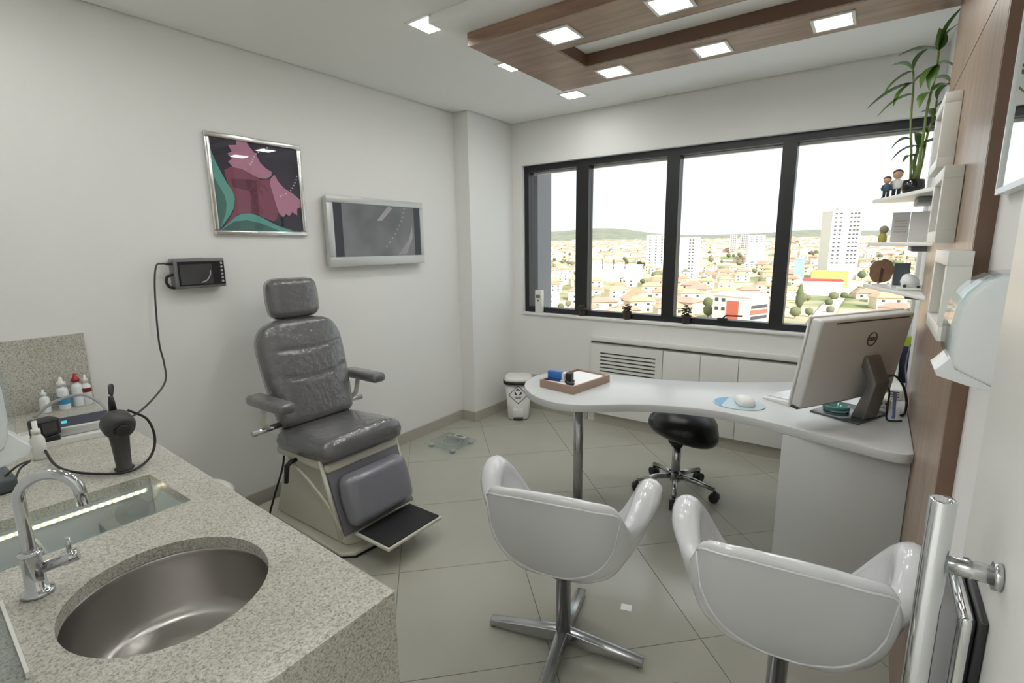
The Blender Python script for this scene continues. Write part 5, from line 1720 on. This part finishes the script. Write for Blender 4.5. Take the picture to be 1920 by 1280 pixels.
# house prototypes: body, roof, window
protos = []
random.seed(21)
for k in range(8):
    w, d, h = random.uniform(9, 15), random.uniform(8, 13), random.choice((3.4, 3.8, 6.2, 6.6))
    body = MB().box(-w / 2, w / 2, -d / 2, d / 2, -6, h).mesh('house_walls')
    if k % 4 == 3:
        roof = MB().box(-w / 2 - 0.3, w / 2 + 0.3, -d / 2 - 0.3, d / 2 + 0.3, h + 0.01, h + 0.6).mesh('house_roof')
    else:
        o = 0.7
        v_ = [(-w / 2 - o, -d / 2 - o, h + 0.01), (w / 2 + o, -d / 2 - o, h + 0.01), (w / 2 + o, d / 2 + o, h + 0.01), (-w / 2 - o, d / 2 + o, h + 0.01), (-w * 0.25, 0, h + 2.4), (w * 0.25, 0, h + 2.4)]
        roof = MB().add(v_, [(3, 2, 1, 0), (0, 1, 5, 4), (1, 2, 5), (2, 3, 4, 5), (3, 0, 4)]).mesh('house_roof')
    wm = MB()
    for fx in (-0.28, 0.22):
        wm.box(fx * w - 0.8, fx * w + 0.8, -d / 2 - 0.06, -d / 2 - 0.01, 1.0, 2.4)
        if h > 6:
            wm.box(fx * w - 0.8, fx * w + 0.8, -d / 2 - 0.06, -d / 2 - 0.01, 4.2, 5.5)
    win_ = wm.mesh('house_windows')
    body.materials.append(M_HW[k % 4])
    roof.materials.append(M_HR[k % 4])
    win_.materials.append(M_WIN)
    protos.append((body, roof, win_, max(w, d)))

# big buildings first: keep-out list of (x, y, radius)
KEEP = []


def polar(az, D):
    a = math.radians(az)
    return D * math.sin(a), D * math.cos(a)


def block(name, label, az, D, w, d, top_elev, rz, wallm, rows=0, cols=(), winw=2.0, winh=1.5, roofm=None, cols_left=(), z0=None, cap=None, fh=3.2):
    x, y = polar(az, D)
    gz = ground_z(x, y) if z0 is None else z0
    top = 1.5 + D * math.tan(math.radians(top_elev))
    t = thing(name, label, 'building', (x, y, gz), rz)
    part(MB().box(-w / 2, w / 2, -d / 2, d / 2, -8, top - gz), 'walls', wallm, t, local=True)
    part(MB().box(-w / 2 - 0.3, w / 2 + 0.3, -d / 2 - 0.3, d / 2 + 0.3, top - gz + 0.01, top - gz + 0.9), 'roof', roofm or wallm, t, local=True)
    for r in range(rows):
        z = top - gz - 2.8 - r * fh
        for c in cols:
            part(MB().box(c - winw / 2, c + winw / 2, -d / 2 - 0.12, -d / 2 - 0.02, z, z + winh), 'window', M_WIN, t, local=True)
        for c in cols_left:
            part(MB().box(w / 2 + 0.02, w / 2 + 0.12, c - winw / 2, c + winw / 2, z, z + winh), 'window', M_WIN, t, local=True)
    if cap:
        part(MB().box(-w * cap, w * cap, -d * cap, d * cap, top - gz + 0.91, top - gz + 4.5), 'roof_house', M_HW[3], t, local=True)
    KEEP.append((x, y, max(w, d) * 0.75))
    return t


M_BW = mat('tower_white', (226, 222, 214), 0.8)
M_BG = mat('tower_grey', (176, 176, 178), 0.8)
block('apartment_tower', 'tall white apartment tower with rows of dark windows in right pane', -3.05, 620, 27, 26, 2.75, math.radians(24), M_BW, 13, (-10.0, -5.5, 3.5, 7.0, 10.0), 2.2, 1.5, cap=0.18, cols_left=(-8, 0, 8), fh=4.0)
t = block('red_white_building', 'white low block with red wall section and strip windows near the window latch', -11.2, 262, 19, 15, -5.25, math.radians(-22), M_BW, 2, (-7.4, -3.8), 1.8, 1.6, fh=4.2)
part(MB().box(-1.8, 4.2, -7.75, -7.55, -4, 11), 'red_wall', mat('red_render', (196, 104, 86), 0.85), t, local=True)
part(MB().box(9.55, 9.75, -6.5, 6.5, 5.2, 7.2), 'red_band', mat('red_render', (196, 104, 86), 0.85), t, local=True)
part(MB().box(9.76, 9.9, -6.2, 6.2, 3.0, 4.4), 'strip_window', M_WIN, t, local=True)
part(MB().box(9.76, 9.9, -6.2, 6.2, 8.0, 9.4), 'strip_window', M_WIN, t, local=True)
KEEP.append((*polar(-11.0, 235), 20))
block('grey_tower', 'slim grey far tower, left one of the twin pair', -12.25, 1250, 14, 16, 0.95, 0.2, M_BG, 9, (-4, 0, 4), 2, 2, fh=4)
block('grey_tower', 'slim grey far tower, right one of the twin pair', -11.25, 1290, 14, 16, 0.95, 0.2, M_BG, 9, (-4, 0, 4), 2, 2, fh=4)
block('white_slab_block', 'broad white slab block just left of the second mullion', -19.6, 760, 34, 26, 0.95, 0.35, M_BW, 10, (-12, -4, 4, 12), 2.0, 1.6, fh=4)
block('white_tower', 'white tower with a ladder of windows just right of second mullion', -16.4, 640, 22, 20, 0.62, 0.25, M_BW, 12, (0.0, 3.4), 2.0, 1.5, fh=3.6)
block('long_white_hall', 'long plain white hall in the second pane', -24.2, 540, 52, 26, -2.2, 0.05, M_BW, 1, (-20, -8, 4, 16), 0.8, 9)
block('blank_white_block', 'blank white block left of the third mullion', -10.2, 900, 24, 24, 0.75, 0.3, M_BW, 3, (-7, 0, 7), 2, 1.5)
block('blue_hall', 'small pale blue hall beside the apartment tower', -6.15, 560, 8, 10, -1.6, 0.1, mat('pale_blue_render', (150, 190, 214), 0.7))
block('red_fronted_shop', 'low white shop with a red front band below the tower', -4.1, 430, 24, 14, -3.6, 0.15, M_BW, roofm=mat('shop_red', (186, 70, 72), 0.8))
block('yellow_hall', 'low yellow-green hall at the foot of the apartment tower', -3.6, 500, 26, 10, -2.75, 0.15, mat('yellow_render', (206, 204, 110), 0.8))

# road running away on the right
rp = []
for D in range(200, 560, 20):
    for s in (-4.5, 4.5):
        x, y = polar(-4.6 + (D - 200) / 360 * 3.4, D)
        rp.append((x + s, y, ground_z(x, y) + 1.4))
struct(MB().grid(rp, 2, len(rp) // 2), 'road', mat('asphalt_pale', (196, 184, 170), 0.9), 'pale road climbing away between the houses', cat='road')

# separate houses (nearest ones)
WALLN = ('white', 'cream', 'pale pink', 'grey')
ROOFN = ('terracotta hipped roof', 'orange hipped roof', 'brown hipped roof', 'flat pale roof')
KEEP.append((*polar(-5.85, 330), 12))


def pane_of(az):
    return 'the narrow left pane' if az < -27.6 else 'the second pane' if az < -18.3 else 'the third pane' if az < -7.7 else 'the rightmost pane'


n_h = 0
random.seed(3)
spots = []
tries = 0
while n_h < 230 and tries < 9000:
    tries += 1
    D = 215 + 900 * random.random() ** 1.25
    az = random.uniform(-34, 5)
    x, y = polar(az, D)
    raz = -4.6 + (D - 200) / 360 * 3.4
    if D < 560 and abs(az - raz) * D * 0.01745 < 13:
        continue
    bi = random.randrange(8)
    b = protos[bi]
    if any((x - a) ** 2 + (y - c) ** 2 < (r + 8) ** 2 for a, c, r in KEEP) or any((x - a) ** 2 + (y - c) ** 2 < 20 ** 2 for a, c in spots):
        continue
    spots.append((x, y))
    t = thing('city_house', 'tiny far %s house with %s in %s' % (WALLN[bi % 4], ROOFN[bi % 4], pane_of(az)), 'house', (x, y, ground_z(x, y)), random.choice((0.0, 0.3, 0.3, -0.4)) + random.uniform(-0.1, 0.1) + math.radians(-az), 'small city houses')
    nm = ('walls', 'roof', 'windows')
    for q in range(3):
        o = bpy.data.objects.new(nm[q], b[q])
        COL.objects.link(o)
        o.parent = t
    n_h += 1

# tree prototypes
tp = []
for k in range(4):
    m = MB()
    random.seed(40 + k)
    nu2, nv2 = 12, 8
    vs = []
    for j in range(nv2):
        a = -PI / 2 + PI * j / (nv2 - 1)
        for i in range(nu2):
            w = 2 * PI * i / nu2
            r = 1 + 0.22 * noise.noise(Vector((math.cos(w) * 2 + k * 7, math.sin(w) * 2, a * 2)))
            vs.append((3.4 * r * math.cos(a) * math.cos(w), 3.4 * r * math.cos(a) * math.sin(w), 4.6 + 3.0 * r * math.sin(a)))
    crown = m.grid(vs, nu2, nv2, closed_u=True).mesh('crown')
    crown.materials.append(M_TREE[k % 2])
    trunk = MB().tube([(0, 0, -5), (0, 0, 3)], [0.5, 0.35], 8).mesh('trunk')
    trunk.materials.append(M_HR[2])
    tp.append((crown, trunk))
n_t = 0
tspots = []
random.seed(9)
while n_t < 120:
    D = 210 + 900 * random.random() ** 1.2
    az = random.uniform(-34, 5)
    x, y = polar(az, D)
    if any((x - a) ** 2 + (y - c) ** 2 < (r + 4) ** 2 for a, c, r in KEEP) or any((x - a) ** 2 + (y - c) ** 2 < 14.5 ** 2 for a, c in spots) or any((x - a) ** 2 + (y - c) ** 2 < 11 ** 2 for a, c in tspots):
        continue
    tspots.append((x, y))
    t = thing('city_tree', 'small rounded green tree among the far houses in ' + pane_of(az), 'tree', (x, y, ground_z(x, y)), random.uniform(0, 6), 'city trees')
    s = random.uniform(0.5, 0.95) * (1.0 if D < 420 else 1.35)
    t.scale = (s, s, s * random.uniform(0.9, 1.2))
    b = tp[random.randrange(4)]
    for q, nm in enumerate(('crown', 'trunk')):
        o = bpy.data.objects.new(nm, b[q])
        COL.objects.link(o)
        o.parent = t
    n_t += 1
x, y = polar(-5.85, 330)
cy = thing('cypress_tree', 'slim dark cypress beside the road left of the red-fronted shop', 'tree', (x, y, ground_z(x, y)))
part(MB().lathe([(0.8, 1.0), (2.2, 4.0), (1.9, 9.0), (0.9, 13.5), (0.1, 15.0)], 12), 'crown', M_TREE[0], cy, local=True)
part(MB().lathe([(0.3, -3.0), (0.3, 1.2)], 8), 'trunk', M_HR[2], cy, local=True)

# the countless houses and trees beyond, too small to tell apart
def far_stuff(name, label, cat, n, mats, tree=False):
    m = MB()
    idx = []
    for k in range(n):
        D = 1150 + 1320 * random.random()
        az = random.uniform(-36, 7)
        x, y = polar(az, D)
        if any((x - a) ** 2 + (y - c) ** 2 < (r + 8) ** 2 for a, c, r in KEEP):
            continue
        z = ground_z(x, y)
        before = len(m.f)
        if tree:
            s = random.uniform(4, 9)
            m.add([(x + s, y, z + s * 0.5), (x - s, y, z + s * 0.5), (x, y + s, z + s * 0.5), (x, y - s, z + s * 0.5), (x, y, z + s * 1.1), (x, y, z - 3)],
                  [(0, 2, 4), (2, 1, 4), (1, 3, 4), (3, 0, 4), (2, 0, 5), (1, 2, 5), (3, 1, 5), (0, 3, 5)], True)
            idx += [random.randrange(2)] * (len(m.f) - before)
        else:
            w, d, h = random.uniform(5, 9), random.uniform(5, 8), random.choice((4, 4.5, 7, 7, 11))
            m.box(x - w, x + w, y - d, y + d, z - 5, z + h)
            c = random.randrange(4)
            idx += [c] * (len(m.f) - before)
            before = len(m.f)
            m.add([(x - w - .5, y - d - .5, z + h), (x + w + .5, y - d - .5, z + h), (x + w + .5, y + d + .5, z + h), (x - w - .5, y + d + .5, z + h), (x, y, z + h + 2.2)],
                  [(0, 1, 4), (1, 2, 4), (2, 3, 4), (3, 0, 4)])
            idx += [4 + random.randrange(4)] * (len(m.f) - before)
    me_ = bpy.data.meshes.new(name)
    me_.from_pydata(m.v, [], m.f)
    for mm in mats:
        me_.materials.append(mm)
    for p, i in zip(me_.polygons, idx):
        p.material_index = i
        p.use_smooth = tree
    o = bpy.data.objects.new(name, me_)
    COL.objects.link(o)
    tag(o, label, cat, None, 'stuff')


random.seed(77)
far_stuff('distant_houses', 'dense sprawl of far pale houses covering the slopes', 'houses', 2600, M_HW + M_HR)
far_stuff('distant_trees', 'scattered far green trees between the houses', 'trees', 700, M_TREE, True)
